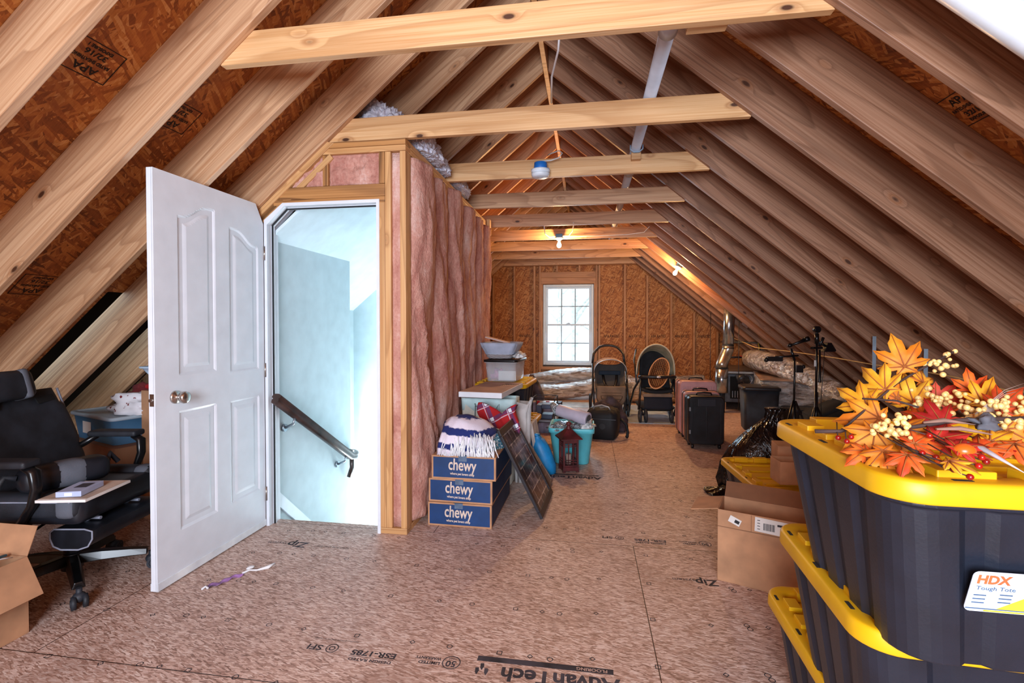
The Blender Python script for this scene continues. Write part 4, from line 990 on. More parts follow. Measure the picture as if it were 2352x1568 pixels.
# teal tub with plastic film
tl = thing('open_tub', 'large teal plastic tub without a lid behind the red lantern', 'tub', (-.145, 4.72, 0), 0)
M_teal = plain('5fc4d2', .4, var=.04)
bm = NB(); rings = [[Vector((x, y, z)) for x, y in rrect(w, d, .05, 8)] for z, w, d in ((0, .30, .34), (.012, .325, .36), (.30, .40, .44), (.302, .425, .465), (.335, .43, .47), (.345, .425, .465), (.345, .405, .445), (.02, .31, .34))]
skin(bm, rings); obj('tub', bm, M_teal, tl)
M_film = glass('film', 'dce6ee', .55, .12); t_ = NT('clear_film'); t_.coord(); n1 = t_.noise(t_.base, 28, 4, .6, 1.5); t_.bump(n1, 1.0, .03)
m_film = t_.fin(t_.ramp(n1, [(.42, '6a6c6e'), (.5, 'a8b0b4'), (.58, 'e2eaf0')]), .12, .25)
crumple('plastic_film', 'crumpled clear plastic film filling the top of the teal tub', 'plastic film', (-.20, 4.60, .30), (.14, .12, .055), m_film, 2, .7)
rl = thing('paper_roll', 'thick lilac-white roll wrapped in clear plastic lying across the teal tub', 'roll', (-.13, 4.68, .425), -28)
bm = NB(); cyl(bm, (-.17, 0, .045), (.16, 0, -.01), .058, .066, 24); obj('roll_body', bm, plain('c4bccc', .4, var=.04), rl, bevel=.006)
bm = NB(); cyl(bm, (.155, 0, -.009), (.164, 0, -.010), .045, .045, 20); obj('roll_core', bm, plain('48484c', .6), rl)
bm = NB(); tube(bm, [(-.17, 0, .045), (-.21, .01, .06), (-.25, .02, .09), (-.27, .03, .10)], [.06, .045, .03, .006], 12); obj('twisted_end', bm, m_film, rl, smooth=True)
crumple('crumpled_wrap', 'white and grey crumpled wrap with printed pattern at the right of the teal tub', 'wrapping', (.0, 4.64, .31), (.07, .10, .06), plain('c8d4da', .35, var=.35), 12, .8)
# lantern
M_rust = plain('4c1a1c', .5, var=.3, bump=.1)
ln = thing('lantern', 'dark red metal candle lantern with a peaked roof in front of the teal tub', 'lantern', (-.163, 4.36, 0), 20)
for q in ((-1, -1), (1, -1), (1, 1), (-1, 1)):
    bm = NB(); bx(bm, q[0]*.062-.008, q[0]*.062+.008, q[1]*.062-.008, q[1]*.062+.008, .006, .30); obj('corner_post', bm, M_rust, ln, bevel=.001)
bm = NB(); bx(bm, -.073, .073, -.073, .073, .012, .045); bx(bm, -.066, .066, -.066, .066, .045, .06); bx(bm, -.068, .068, -.068, .068, .255, .295)
for q in ((-1, -1), (1, -1), (1, 1), (-1, 1)): bx(bm, q[0]*.062-.012, q[0]*.062+.012, q[1]*.062-.012, q[1]*.062+.012, 0, .012)
obj('base', bm, M_rust, ln, bevel=.002)
for r_ in range(4):
    bm = NB(); Mr = rot(0, 0, 90*r_)
    for x in (-.022, .022): bx(bm, x-.003, x+.003, -.064, -.058, .06, .255, M=Mr)
    for z in (.085, .105, .225, .24): bx(bm, -.055, .055, -.064, -.058, z-.003, z+.003, M=Mr)
    obj('grille', bm, M_rust, ln)
bm = NB(); rings = []
for z, r in ((.292, .098), (.30, .098), (.325, .07), (.35, .045), (.372, .026)): rings.append([Vector((sx_*r, sy_*r, z)) for sx_, sy_ in ((1, 1), (-1, 1), (-1, -1), (1, -1))])
skin(bm, rings, smooth=False); lathe(bm, [(.024, .37), (.026, .38), (.016, .392), (.016, .405), (.026, .415), (.022, .43), (.008, .438)], 16); obj('lantern_roof', bm, M_rust, ln)
bm = NB(); tube(bm, [(.02+.035*math.cos(a), 0, .41+.04*math.sin(a)) for a in [i*2*PI/14 for i in range(14)]], .0025, 5, closed=True); obj('hanging_ring', bm, M_rust, ln)
bm = NB(); cyl(bm, (0, 0, .06), (0, 0, .15), .025, n=18); obj('candle', bm, plain('9a8478', .5), ln)
# gift bag with windows, dark patterned pouch, cardboard strip
gb = thing('gift_bag', 'clear and navy gift bag with red handles standing behind the teal tub', 'gift bag', (-.52, 5.9, 0), -5)
bm = NB(); bx(bm, -.21, .21, -.08, .08, 0, .37); obj('bag_body', bm, plain('8088a4', .4, var=.35), gb, bevel=.004)
bm = NB(); bx(bm, -.213, -.15, -.082, .082, 0, .372); bx(bm, .15, .213, -.082, .082, 0, .372); obj('navy_side', bm, plain('1c2448', .6), gb)
for x in (-.06, .06): bm = NB(); cbx(bm, (x, -.086, .365), (.045, .008, .05)); obj('handle_tab', bm, plain('b81c2c', .5), gb, bevel=.002)
bm = NB(); rings = []
for z, w, d in ((0, .24, .16), (.25, .26, .16), (.42, .16, .08), (.52, .03, .02)): rings.append([Vector((x - .10*z + .01*math.sin(j*3), y, z)) for j, (x, y) in enumerate(rrect(w, d, min(w, d)*.3, 5))])
skin(bm, rings); o = obj('patterned_pouch', bm, plain('3c3438', .8, var=.7, bump=.3), loc=(-.64, 6.1, .16), smooth=True); tag(o, 'dark speckled cloth pouch with a pointed top in front of the foil duct', 'pouch')
carton('cardboard_box', 'low brown cardboard box under the dark speckled pouch', (-.66, 6.1, 0), 6, .36, .30, .155, mat=M_kraftd)
# long low dark case and board between gift bag and duffel
lc = carton('flat_case', 'low open dark wooden tray on the floor left of the black duffel bag', (-.12, 5.95, 0), -6, .42, .28, .16, closed=False, mat=plain('3a2a22', .6), cat='tray')
# black duffel and floral bag
M_duf = plain('0c0c0f', .7, var=.4, bump=.2)
df = thing('duffel_bag', 'black wheeled duffel bag with a curved handle in the middle of the attic', 'duffel bag', (.185, 5.72, 0), -12)
bm = NB(); rings = []
for z, w, d in ((.0, .30, .26), (.02, .33, .30), (.15, .36, .33), (.28, .36, .32), (.33, .30, .26), (.345, .1, .08)): rings.append([Vector((x*(1+.02*math.sin(j+z*20)), y, z + .01*math.sin(j*1.3))) for j, (x, y) in enumerate(rrect(w, d, min(w, d)*.28, 7))])
skin(bm, rings); obj('bag_body', bm, M_duf, df, smooth=True)
bm = NB(); tube(bm, [(-.10, -.10, .33), (-.08, -.10, .37), (0, -.10, .39), (.08, -.10, .37), (.10, -.10, .33)], .008, 8); obj('handle', bm, plain('b4b8bc', .3, .6), df)
bm = NB(); cyl(bm, (0.02, -.168, .16), (.02, -.172, .16), .035, n=20); obj('round_badge', bm, plain('1c1c20', .4), df)
bm = NB(); bx(bm, -.17, .17, -.166, -.158, .235, .243); obj('zipper', bm, plain('3a3a40', .4), df)
crumple('floral_bag', 'dark floral cloth bag slumped over the right side of the black duffel', 'bag', (.27, 6.08, 0), (.20, .13, .26), plain('2a2226', .8, var=.9), 7, .3)
bm = NB(); tube(bm, [(.0, 0, .22), (.06, -.02, .16), (.075, -.03, .08), (.07, -.035, .03), (.06, -.03, .02)], [.016, .014, .016, .018, .02], 8); o = obj('bag_strap', bm, M_duf, loc=(.385, 5.70, 0)); tag(o, 'loose black strap hanging down at the right of the duffel bag', 'strap')
# strollers
M_tan = plain('7e6a58', .9, var=.08, bump=.25, bscale=180); M_tanl = plain('a08a78', .9, bump=.2, bscale=180); M_frame = plain('1a1a1e', .35, var=.2); M_alu = plain('a8acb0', .3, .85)
def wheel(parent, c, r, w, name='wheel', hub=None):
    bm = NB(); tube(bm, [(c[0], c[1] + (r-.016)*math.cos(a), c[2] + (r-.016)*math.sin(a)) for a in [i*2*PI/28 for i in range(28)]], w/2, 8, closed=True, sq=(1, 1)); o = obj(name, bm, M_blkm, parent, smooth=True)
    bm = NB(); cyl(bm, (c[0]-w*.35, c[1], c[2]), (c[0]+w*.35, c[1], c[2]), .02, n=12)
    for k in range(6): a = k*PI/3; cyl(bm, c, (c[0], c[1]+(r-.02)*math.cos(a), c[2]+(r-.02)*math.sin(a)), .007, n=6)
    obj('hub', bm, hub or plain('6a6c70', .4, .3), o)
s1 = thing('stroller', 'folded-hood tan and brown stroller with a rounded black handle below the far window', 'stroller', (.335, 7.25, 0), 2)
bm = NB(); tube(bm, [(-.245, .30, .72), (-.225, .36, .86), (-.19, .385, .91), (-.13, .41, .965), (-.06, .42, .985), (0, .42, .99), (.06, .42, .985), (.13, .41, .965), (.19, .385, .91), (.225, .36, .86), (.235, .30, .72)], .018, 10); obj('push_handle', bm, M_frame, s1)
for q in (-1, 1):
    bm = NB(); tube(bm, [(q*.24, .32, .74), (q*.25, .10, .50), (q*.24, -.16, .16)], .014, 8); obj('side_tube', bm, M_frame, s1)
    bm = NB(); tube(bm, [(q*.24, .0, .52), (q*.25, .25, .28), (q*.26, .42, .11)], .013, 8); obj('rear_tube', bm, M_frame, s1)
    wheel(s1, (q*.27, .44, .115), .115, .04)
    for dx in (-.025, .025): wheel(s1, (q*.21 + dx, -.20, .08), .08, .026)
    bm = NB(); cyl(bm, (q*.21, -.20, .09), (q*.235, -.15, .17), .012); obj('fork', bm, M_frame, s1)
bm = NB()
def canopy(u, v, W_=.235, Hh=.20, D=.24):
    a = PI*u; b = v; return Vector((-math.cos(a)*W_*(1-.04*b), -.02 + D*b, .60 + math.sin(a)**.75*Hh*(1-.10*b) + .03*b))
surf(bm, canopy, 24, 10); obj('canopy', bm, M_tanl, s1, solid=.006, smooth=True)
bm = NB(); tube(bm, [canopy(i/20, 0)*1.0 + Vector((0, -.004, 0)) for i in range(21)], .008, 6); obj('canopy_piping', bm, M_alu, s1)
bm = NB()
def seatf(u, v):
    pts = [(-.18, .13), (-.17, .20), (-.10, .33), (0.0, .37), (.10, .40), (.20, .60), (.24, .70)]
    k = v*(len(pts)-1); i = min(int(k), len(pts)-2); f = k-i; y = pts[i][0]*(1-f)+pts[i+1][0]*f; z = pts[i][1]*(1-f)+pts[i+1][1]*f
    w = .215 if v > .3 else .12 + .095*math.sin(min(1, v/.3)*PI/2); x = (-1+2*u)
    return Vector((x*w, y - .05*(abs(x)**3)*(1 if v > .35 else 0), z + .05*abs(x)**3*(v > .3)))
surf(bm, seatf, 16, 24); obj('seat', bm, plain('4a4440', .9, bump=.2), s1, solid=.02, smooth=True)
bm = NB()
def apr(u, v):
    a = -1+2*u; w = .20*(1-.0*v) if v > .45 else .20*math.sqrt(max(0, 1-((.45-v)/.45)**2))*.98+.004
    return Vector((a*w, -.20 - .03*(1-v) + .02*abs(a), .13 + .30*v))
surf(bm, apr, 16, 18); ap = obj('leg_rest', bm, M_tan, s1, solid=.02, smooth=True)
bm = NB(); tube(bm, [(.15*math.cos(a), -.235, .30+.12*math.sin(a)) for a in [PI + PI*i/14 for i in range(15)]], .004, 5)
for z in (.25, .30, .34): tube(bm, [(-.14, -.233+.0, z), (.14, -.233, z)], .0025, 4)
obj('stitching', bm, plain('2c241e', .9), ap)
for q in (-1, 1):
    bm = NB(); tube(bm, [(q*.10, .10, .56), (q*.09, .02, .48), (q*.07, -.03, .42), (q*.04, -.04, .40)], .013, 6, sq=(1.5, .5)); obj('harness_strap', bm, M_frame, s1)
bm = NB(); bx(bm, -.16, .16, .12, .15, .56, .62); obj('back_pad', bm, plain('1c2c3c', .8), s1, bevel=.01)
bm = NB(); rings = [[Vector((x, y+.1, z)) for x, y in rrect(w, d, .04, 4)] for z, w, d in ((.14, .34, .34), (.26, .40, .40))]
skin(bm, rings, cap=False); bm.faces.new([bm.verts.new(p) for p in rings[0]]); obj('storage_basket', bm, plain('141416', .9), s1, solid=.004)
s2 = thing('stroller', 'black stroller with a raised beige hood holding a wicker baby basket', 'stroller', (.925, 6.92, 0), 3)
for q in (-1, 1):
    bm = NB(); tube(bm, [(q*.215, -.17, .60), (q*.225, -.20, .45), (q*.255, -.24, .17)], .016, 8); obj('front_leg', bm, M_frame, s2)
    bm = NB(); tube(bm, [(q*.22, -.15, .58), (q*.26, .15, .40), (q*.28, .42, .12)], .014, 8); obj('rear_leg', bm, M_frame, s2)
    bm = NB(); tube(bm, [(q*.24, .05, .50), (q*.24, .28, .80), (q*.20, .36, .95)], .013, 8); obj('handle_tube', bm, M_frame, s2)
    for dx in (-.038, .038): wheel(s2, (q*.205 + dx, -.27, .092), .092, .032)
    bm = NB(); cyl(bm, (q*.205, -.27, .10), (q*.23, -.235, .19), .018); obj('fork', bm, M_frame, s2)
    wheel(s2, (q*.30, .46, .13), .13, .04)
bm = NB(); tube(bm, [(-.225, -.10, .60), (-.22, -.20, .605), (-.19, -.235, .61), (0, -.245, .612), (.19, -.235, .61), (.22, -.20, .605), (.225, -.10, .60)], .024, 10, sq=(1, 1)); tr_ = obj('tray_bar', bm, M_frame, s2)
bm = NB(); sph(bm, (0, -.268, .613), .02, 12, s=(1.5, .3, .6)); obj('silver_badge', bm, plain('dfe3e6', .25, .5), tr_)
bm = NB()
def can2(u, v):
    a = PI*u; W_ = .255 - .07*v; return Vector((-math.cos(a)*W_, -.04 + .30*v - .05*math.sin(a)*(1-v), .62 + math.sin(a)**.8*(.42 - .12*v)))
surf(bm, can2, 26, 12); obj('canopy', bm, plain('b4ae90', .9, var=.1, bump=.15), s2, solid=.006, smooth=True)
bm = NB(); tube(bm, [can2(i/24, 0) for i in range(25)], .011, 6); obj('canopy_edge', bm, plain('c8bfa4', .8), s2)
bm = NB()
def back2(u, v):
    x = -1+2*u; w = .195*(1 - .35*max(0, v-.55)); return Vector((x*w, .02 + .20*v - .05*abs(x)**3, .44 + .50*v*(1-.12*abs(x)**3)))
surf(bm, back2, 12, 14); obj('backrest', bm, plain('15161a', .8, var=.4), s2, solid=.03, smooth=True)
bm = NB(); surf(bm, lambda u, v: Vector(((-1+2*u)*.20, -.21 + .23*v, .405 + .03*abs(-1+2*u)**3)), 10, 8); obj('seat', bm, plain('15161a', .8), s2, solid=.04, smooth=True)
bm = NB(); bx(bm, -.195, .195, -.225, -.20, .34, .385); obj('tan_seat_edge', bm, plain('86705c', .9), s2, bevel=.008)
bm = NB(); surf(bm, lambda u, v: Vector(((-1+2*u)*.185, -.215 - .03*v, .34 - .16*v)), 8, 6); obj('calf_panel', bm, plain('161a26', .85), s2, solid=.006)
bm = NB(); rings = [[Vector((x, y+.05, z)) for x, y in rrect(w, d, .05, 4)] for z, w, d in ((.15, .40, .52), (.20, .46, .58))]
skin(bm, rings); obj('storage_basket', bm, plain('141414', .8), s2)
# baby basket in the stroller
t_ = NT('natural_wicker'); t_.coord(rnd=False); w1_ = t_.n('TexWave', Vector=t_.base, Scale=14.0, Distortion=2.0); w1_.bands_direction = 'Z'; w2_ = t_.n('TexWave', Vector=t_.base, Scale=14.0, Distortion=2.0); w2_.bands_direction = 'X'
h_ = t_.math('MULTIPLY', w1_.outputs['Fac'], w2_.outputs['Fac']); t_.bump(h_, .9, .012); m_wk2 = t_.fin(t_.ramp(h_, [(.02, '4a2410'), (.3, 'b06a34'), (.8, 'dc9c5c')]), .6)
Mb = Matrix.Translation((.95, 6.79, .61)) @ rot(56, 0, 0) @ rot(0, 0, -20) @ Matrix.Diagonal((1, 1.12, 1, 1))
wk = thing('wicker_basket', 'oval orange-brown wicker baby basket tilted in the seat of the black stroller', 'basket', M=Mb)
def oval(a, b, z, n=36): return [Vector((a*math.cos(2*PI*i/n), b*math.sin(2*PI*i/n), z + .03*math.sin(2*PI*i/n)*(z > .02))) for i in range(n)]
bm = NB(); skin(bm, [oval(.075, .12, -.06), oval(.095, .15, .0), oval(.125, .205, .085), oval(.118, .198, .085), oval(.088, .142, .0), oval(.07, .115, -.05)]); obj('basket_body', bm, m_wk2, wk)
bm = NB(); tube(bm, oval(.122, .202, .088), .008, 8, closed=True); obj('rim', bm, plain('d8a070', .5, bump=.3), wk)
# suitcases
def suitcase(name, label, loc, rz, w, d, h, mat, group, ribs=10):
    t = thing(name, label, 'suitcase', loc, rz, group)
    bm = NB(); z0 = .045; n = 7
    prof = rrect(w, h-z0, .045, n, 0, (h+z0)/2)
    rings = [[Vector((x*s_, y, (zz-(h+z0)/2)*s_2 + (h+z0)/2)) for x, zz in prof] for y, s_, s_2 in ((-d/2, .93, .955), (-d/2+.012, .985, .99), (-d/2+.03, 1, 1), (-.006, 1, 1), (.006, 1, 1), (d/2-.03, 1, 1), (d/2-.012, .985, .99), (d/2, .93, .955))]
    skin(bm, rings); shell = obj('shell', bm, mat, t, smooth=False)
    bm = NB(); k = int(w*100/ribs*ribs/3.2)
    for i in range(ribs):
        x = -w*.40 + w*.80*i/(ribs-1); bx(bm, x-.006, x+.006, -d/2-.004, -d/2+.002, z0+.06, h-.06)
    obj('ribbing', bm, mat, t, bevel=.002)
    bm = NB(); tube(bm, [Vector((x*1.003, 0, (zz-(h+z0)/2)*1.003+(h+z0)/2)) for x, zz in prof], .006, 6, closed=True); obj('zipper', bm, M_blkm, t)
    for sx_ in (-1, 1):
        for sy_ in (-1, 1):
            bm = NB(); c = Vector((sx_*(w/2-.045), sy_*(d/2-.035), .024)); cyl(bm, c - Vector((.012, 0, 0)), c + Vector((.012, 0, 0)), .024, n=16); cyl(bm, c + Vector((0, 0, .01)), c + Vector((0, 0, .032)), .016); obj('caster', bm, M_blkg, t)
    bm = NB(); tube(bm, [(-.08, 0, h-.002), (-.07, 0, h+.022), (0, 0, h+.028), (.07, 0, h+.022), (.08, 0, h-.002)], .009, 8); obj('carry_handle', bm, M_blkg, t)
    return t
M_pink = plain('c08c8a', .4, var=.05); M_pinkd = plain('b88684', .4, var=.05); M_bkc = plain('15171b', .35, var=.3)
suitcase('suitcase', 'large dusty-pink hard suitcase, rear one of the three standing together', (1.265, 5.98, 0), 2, .42, .26, .655, M_pink, 'hard-shell suitcases', 14)
suitcase('suitcase', 'smaller dusty-pink hard suitcase between the large pink one and the black one', (1.255, 5.70, 0), 2, .38, .20, .565, M_pinkd, 'hard-shell suitcases', 12)
bs = suitcase('suitcase', 'black hard cabin suitcase at the front of the three', (1.235, 5.43, 0), 2, .365, .22, .555, M_bkc, 'hard-shell suitcases', 3)
bm = NB(); bx(bm, -.09, .09, -.118, -.108, .45, .53); obj('handle_recess', bm, plain('2a2c32', .3), bs, bevel=.006)
for x in (-.17,):
    for z in (.18, .42): bm = NB(); bx(bm, x-.008, x+.008, -.116, -.108, z-.02, z+.02); obj('corner_mark', bm, plain('9a9ea4', .3, .6), bs)
# ------------------------------------------------------------------ ducts, furnace, right side
def foil(name, sc=1.0, col=('6e6258', 'b8b0a6', 'eef4f8')):
    t = NT(name); t.coord(); n1 = t.noise(t.map(t.base, (4*sc, 22*sc, 22*sc)), 1.0, 5, .65, .8); n2 = t.noise(t.base, 40*sc, 4, .7)
    t.bump(t.math('ADD', n1, t.math('MULTIPLY', n2, .5)), 1.0, .035)
    return t.fin(t.ramp(n1, [(.35, col[0]), (.5, col[1]), (.65, col[2])]), .25, .8)
M_foil = foil('foil_wrap', 1.0, ('8a8078', 'd0ccc8', 'ffffff')); M_foil2 = foil('foil_wrap_brown', 1.0, ('6a5442', 'b09c88', 'e0d4c4'))
M_galv = plain('b8bec4', .22, .95, var=.12)
def flex(label, pts, r, mat, seed=0, nm='flexible_duct', group=None, n=26, sub=10, squash=1.0, wr=.05):
    P = [Vector(p) for p in pts]; Q = []
    for i in range(len(P)-1):
        p0, p1, p2, p3 = P[max(i-1, 0)], P[i], P[i+1], P[min(i+2, len(P)-1)]
        for k in range(sub):
            t = k/sub; Q.append(.5*((2*p1) + (p2-p0)*t + (2*p0-5*p1+4*p2-p3)*t*t + (-p0+3*p1-3*p2+p3)*t**3))
    Q.append(P[-1]); bm = NB(); vr = tube(bm, Q, r, n)
    for i, ring in enumerate(vr):
        c = sum((v.co for v in ring), Vector())/len(ring)
        for v in ring:
            d = v.co - c; k = 1 + wr*noise.noise(Vector((i*.45+seed, v.co.x*9, v.co.z*9))) + .025*math.sin(i*2.2)
            v.co = c + Vector((d.x*k, d.y*k, d.z*k*squash))
    o = obj(nm, bm, mat, smooth=True); return tag(o, label, 'duct', group)
G_ = 'foil flexible ducts on the attic floor'
flex('upper silver foil flexible duct lying below the far window', [(-1.5, 9.0, .20), (-1.0, 8.95, .28), (-.5, 8.9, .37), (0, 8.85, .41), (.4, 8.95, .33), (.8, 9.1, .26)], .125, M_foil, 1, group=G_, sub=14)
flex('lower silver foil flexible duct in front of the one below the window', [(-1.6, 8.55, .13), (-1.0, 8.5, .13), (-.5, 8.5, .14), (-.05, 8.55, .20), (.15, 8.6, .26)], .135, M_foil, 5, group=G_, sub=14)
flex('crinkled foil duct running behind the two strollers', [(.2, 8.75, .19), (.6, 8.7, .22), (1.1, 8.75, .24), (1.6, 8.8, .27), (2.0, 8.8, .30)], .15, M_foil, 9, group=G_, sub=12)
flex('low brownish foil duct behind the stroller wheels', [(.3, 8.35, .12), (.8, 8.35, .12), (1.3, 8.4, .12), (1.7, 8.45, .12)], .115, M_foil2, 13, group=G_)
flex('fat foil-wrapped duct curving over the air handler towards the right eave', [(2.42, 7.9, .80), (2.42, 7.3, .80), (2.52, 6.9, .76), (2.66, 6.6, .68), (2.80, 6.35, .58), (2.98, 6.1, .42)], [.06+.08*min(1, i/5) for i in range(51)], M_foil, 21, group=G_, wr=.09)
flex('brownish foil duct dropping towards the right eave', [(2.7, 6.9, .42), (2.88, 6.3, .34), (3.0, 5.7, .26), (3.1, 5.3, .14)], .13, M_foil2, 31, group=G_, wr=.09)
# pale boards on the floor near the gable
for lb_, x0, x1, y0, y1 in (('pale white insulation board lying on the floor before the far ducts', -1.2, .15, 7.7, 8.25), ('pale blue-white sheet on the floor under the strollers', .32, 1.75, 6.6, 8.1)):
    bm = NB(); bx(bm, x0, x1, y0, y1, 0, .006); tag(obj('board_sheet', bm, plain('b4c4cc', .35, var=.1)), lb_, 'sheet')
# air handler
M_gun = plain('3c3c40', .4, .5, var=.3)
ah = thing('air_handler', 'dark grey metal furnace cabinet with a foil-topped lid beside the flue pipe', 'furnace', (2.42, 8.15, 0), -10)
bm = NB(); bx(bm, -.33, .33, -.35, .9, .12, .56); obj('cabinet', bm, M_gun, ah, bevel=.01)
bm = NB(); bx(bm, -.345, .345, -.36, .92, .562, .60); obj('cabinet_top', bm, plain('8c8078', .35, .6), ah, bevel=.006)
bm = NB(); bx(bm, -.20, .0, -.356, -.349, .18, .52); obj('burner_opening', bm, plain('101010', .9), ah, bevel=.004)
for i in range(5): bm = NB(); bx(bm, -.17+.035*i, -.16+.035*i, -.366, -.358, .20, .30); obj('louvre', bm, M_galv, ah)
bm = NB(); bx(bm, .02, .30, -.36, -.351, .2, .52); obj('access_panel', bm, plain('54545a', .35, .6), ah, bevel=.003)
for x in (-.28, .28): bm = NB(); bx(bm, x-.03, x+.03, -.3, .8, 0, .119); obj('support_rail', bm, M_studd, ah)
bm = NB(); bx(bm, .235, .285, -.362, -.36, .44, .52); obj('yellow_label', bm, plain('e0a818', .5), ah)
fp = thing('inducer', 'round grey metal vent elbow on the front of the furnace', 'vent elbow', (2.22, 7.62, .50), 0)
bm = NB(); tube(bm, [(-.02, 0, 0), (.05, 0, .02), (.10, .02, 0), (.12, .05, -.06), (.12, .14, -.1)], .062, 16); obj('elbow', bm, M_gun, fp, smooth=True)
bm = NB(); tube(bm, [(.12+.07*math.cos(a), .0, .0+.07*math.sin(a)) for a in [i*2*PI/20 for i in range(20)]], .006, 6, closed=True); obj('clamp_ring', bm, M_galv, fp)
# flue pipe
fl_ = thing('flue_pipe', 'shiny galvanised flue pipe rising with a bend from the furnace to the right slope', 'flue pipe', (1.98, 7.62, 0), 0)
bm = NB(); cyl(bm, (.115, .1, .99), (.135, .1, 1.62), .080, n=24); obj('upper_pipe', bm, M_galv, fl_, smooth=True)
bm = NB(); tube(bm, [(.115, .1, .99), (.113, .1, .94), (.10, .1, .90), (.04, .05, .78), (.005, .01, .72), (0, 0, .66)], .084, 24); obj('elbow', bm, plain('c4bcb0', .28, .9, var=.15), fl_, smooth=True)
bm = NB(); cyl(bm, (0, 0, .30), (0, 0, .67), .09, n=24); obj('lower_pipe', bm, M_galv, fl_, smooth=True)
bm = NB()
for z, x, y, r in ((1.00, .116, .1, .084), (.96, .114, .1, .087), (.665, 0, 0, .094), (.52, 0, 0, .093)): cyl(bm, (x, y, z-.006), (x, y, z+.006), r, n=24)
obj('joint_band', bm, M_gun, fl_)
bm = NB(); cyl(bm, (0, 0, 0), (0, 0, .30), .05, n=16); obj('pipe_stand', bm, M_gun, fl_)
# gas piping above the furnace
gp = thing('gas_pipe', 'dark iron gas pipe with a tee above the furnace', 'gas pipe', (0, 0, 0))
bm = NB(); tube(bm, [(2.18, 8.4, 1.03), (2.72, 8.3, 1.02), (2.72, 8.28, .98)], .018, 8); obj('upper_run', bm, M_gun, gp)
bm = NB(); tube(bm, [(2.72, 8.28, 1.04), (2.72, 8.28, .68)], .024, 8); obj('riser', bm, M_gun, gp)
bm = NB(); tube(bm, [(2.70, 8.28, .79), (2.25, 8.2, .79), (2.2, 8.2, .60)], .016, 8); obj('lower_run', bm, M_gun, gp)
bm = NB(); cbx(bm, (2.46, 8.23, .80), (.08, .02, .03)); obj('red_valve', bm, plain('a81c20', .5), gp, bevel=.004)
# hanger rods of the furnace tray
for i, (x, y, lb_) in enumerate(((2.03, 8.5, 'thin threaded hanger rod left of the metal flue pipe'), (2.20, 7.55, 'thin threaded hanger rod just right of the metal flue pipe'))):
    bm = NB(); cyl(bm, (0, 0, .05), (0, 0, roofz(x)+.02), .005, n=6); o = obj('hanger_rod', bm, M_gun, loc=(x, y, 0)); tag(o, lb_, 'rod')
# foil-wrapped plenum
pl = thing('plenum', 'large foil-wrapped plenum box lying right of the furnace', 'plenum', (2.72, 7.0, 0), -14)
bm = NB()
def pbox(w, d, h, n=14):
    pass
bmesh.ops.create_cube(bm, size=1); bmesh.ops.subdivide_edges(bm, edges=bm.edges[:], cuts=14, use_grid_fill=True)
for v in bm.verts:
    p = v.co.copy(); k = Vector((p.x*.84, p.y*1.3, (p.z+.5)*.60)); k += Vector((noise.noise(p*9), noise.noise(p*9+Vector((5, 0, 0))), noise.noise(p*7+Vector((0, 9, 0)))))*.025
    k.z -= .20*max(0, p.x+.1)*(p.z > 0); v.co = k
obj('foil_wrap', bm, M_foil, pl, smooth=True)
bm = NB(); bmesh.ops.create_grid(bm, x_segments=14, y_segments=14, size=.5)
for v in bm.verts: p = v.co.copy(); v.co = Vector((p.x*.86, p.y*1.32, .612 - .20*max(0, p.x+.1) + .012*noise.noise(p*8)))
obj('brown_top', bm, plain('8a7060', .4, .2, var=.25, bump=.3), pl, solid=.01, smooth=True)
# black bins, dark covered heap, music stands and tripods
bb = thing('black_bin', 'tall black plastic bin with a flat lid in front of the furnace', 'bin', (2.13, 6.48, 0), -8)
bm = NB(); rings = [[Vector((x, y, z)) for x, y in rrect(w, d, .05, 6)] for z, w, d in ((0, .36, .30), (.01, .37, .31), (.50, .41, .36))]; skin(bm, rings); obj('bin_body', bm, M_blkm, bb)
bm = NB(); rings = [[Vector((x, y, z)) for x, y in rrect(w, d, .05, 6)] for z, w, d in ((.502, .44, .39), (.53, .44, .39), (.545, .40, .35))]; skin(bm, rings); obj('bin_lid', bm, plain('26262a', .35), bb)
b2 = thing('black_bin', 'low black bin standing just right of the tall one', 'bin', (2.50, 6.15, 0), 5)
bm = NB(); rings = [[Vector((x, y, z)) for x, y in rrect(w, d, .05, 6)] for z, w, d in ((0, .30, .26), (.30, .34, .30), (.31, .36, .32), (.33, .36, .32))]; skin(bm, rings); obj('bin_body', bm, M_blkm, b2)
bm = NB()
pts = [(-.40, 0), (.45, 0), (.47, .27), (.02, .42), (-.08, .47), (-.12, .465), (-.42, .30)]
prism(bm, pts, 'y', -.22, .22); bmesh.ops.bevel(bm, geom=bm.edges[:], offset=.03, segments=3, affect='EDGES'); o = obj('covered_amplifier', bm, plain('0c0c0e', .85, var=.4, bump=.3), loc=(2.68, 5.45, .05), rotz=-6, smooth=True); tag(o, 'low peaked heap under a black cover, right of the tripods', 'covered heap')
bm = NB(); bx(bm, -.36, .40, -.2, .2, 0, .049); tag(obj('pallet_board', bm, M_studd, loc=(2.68, 5.45, 0), rotz=-6), 'flat wooden board under the black-covered heap', 'board')
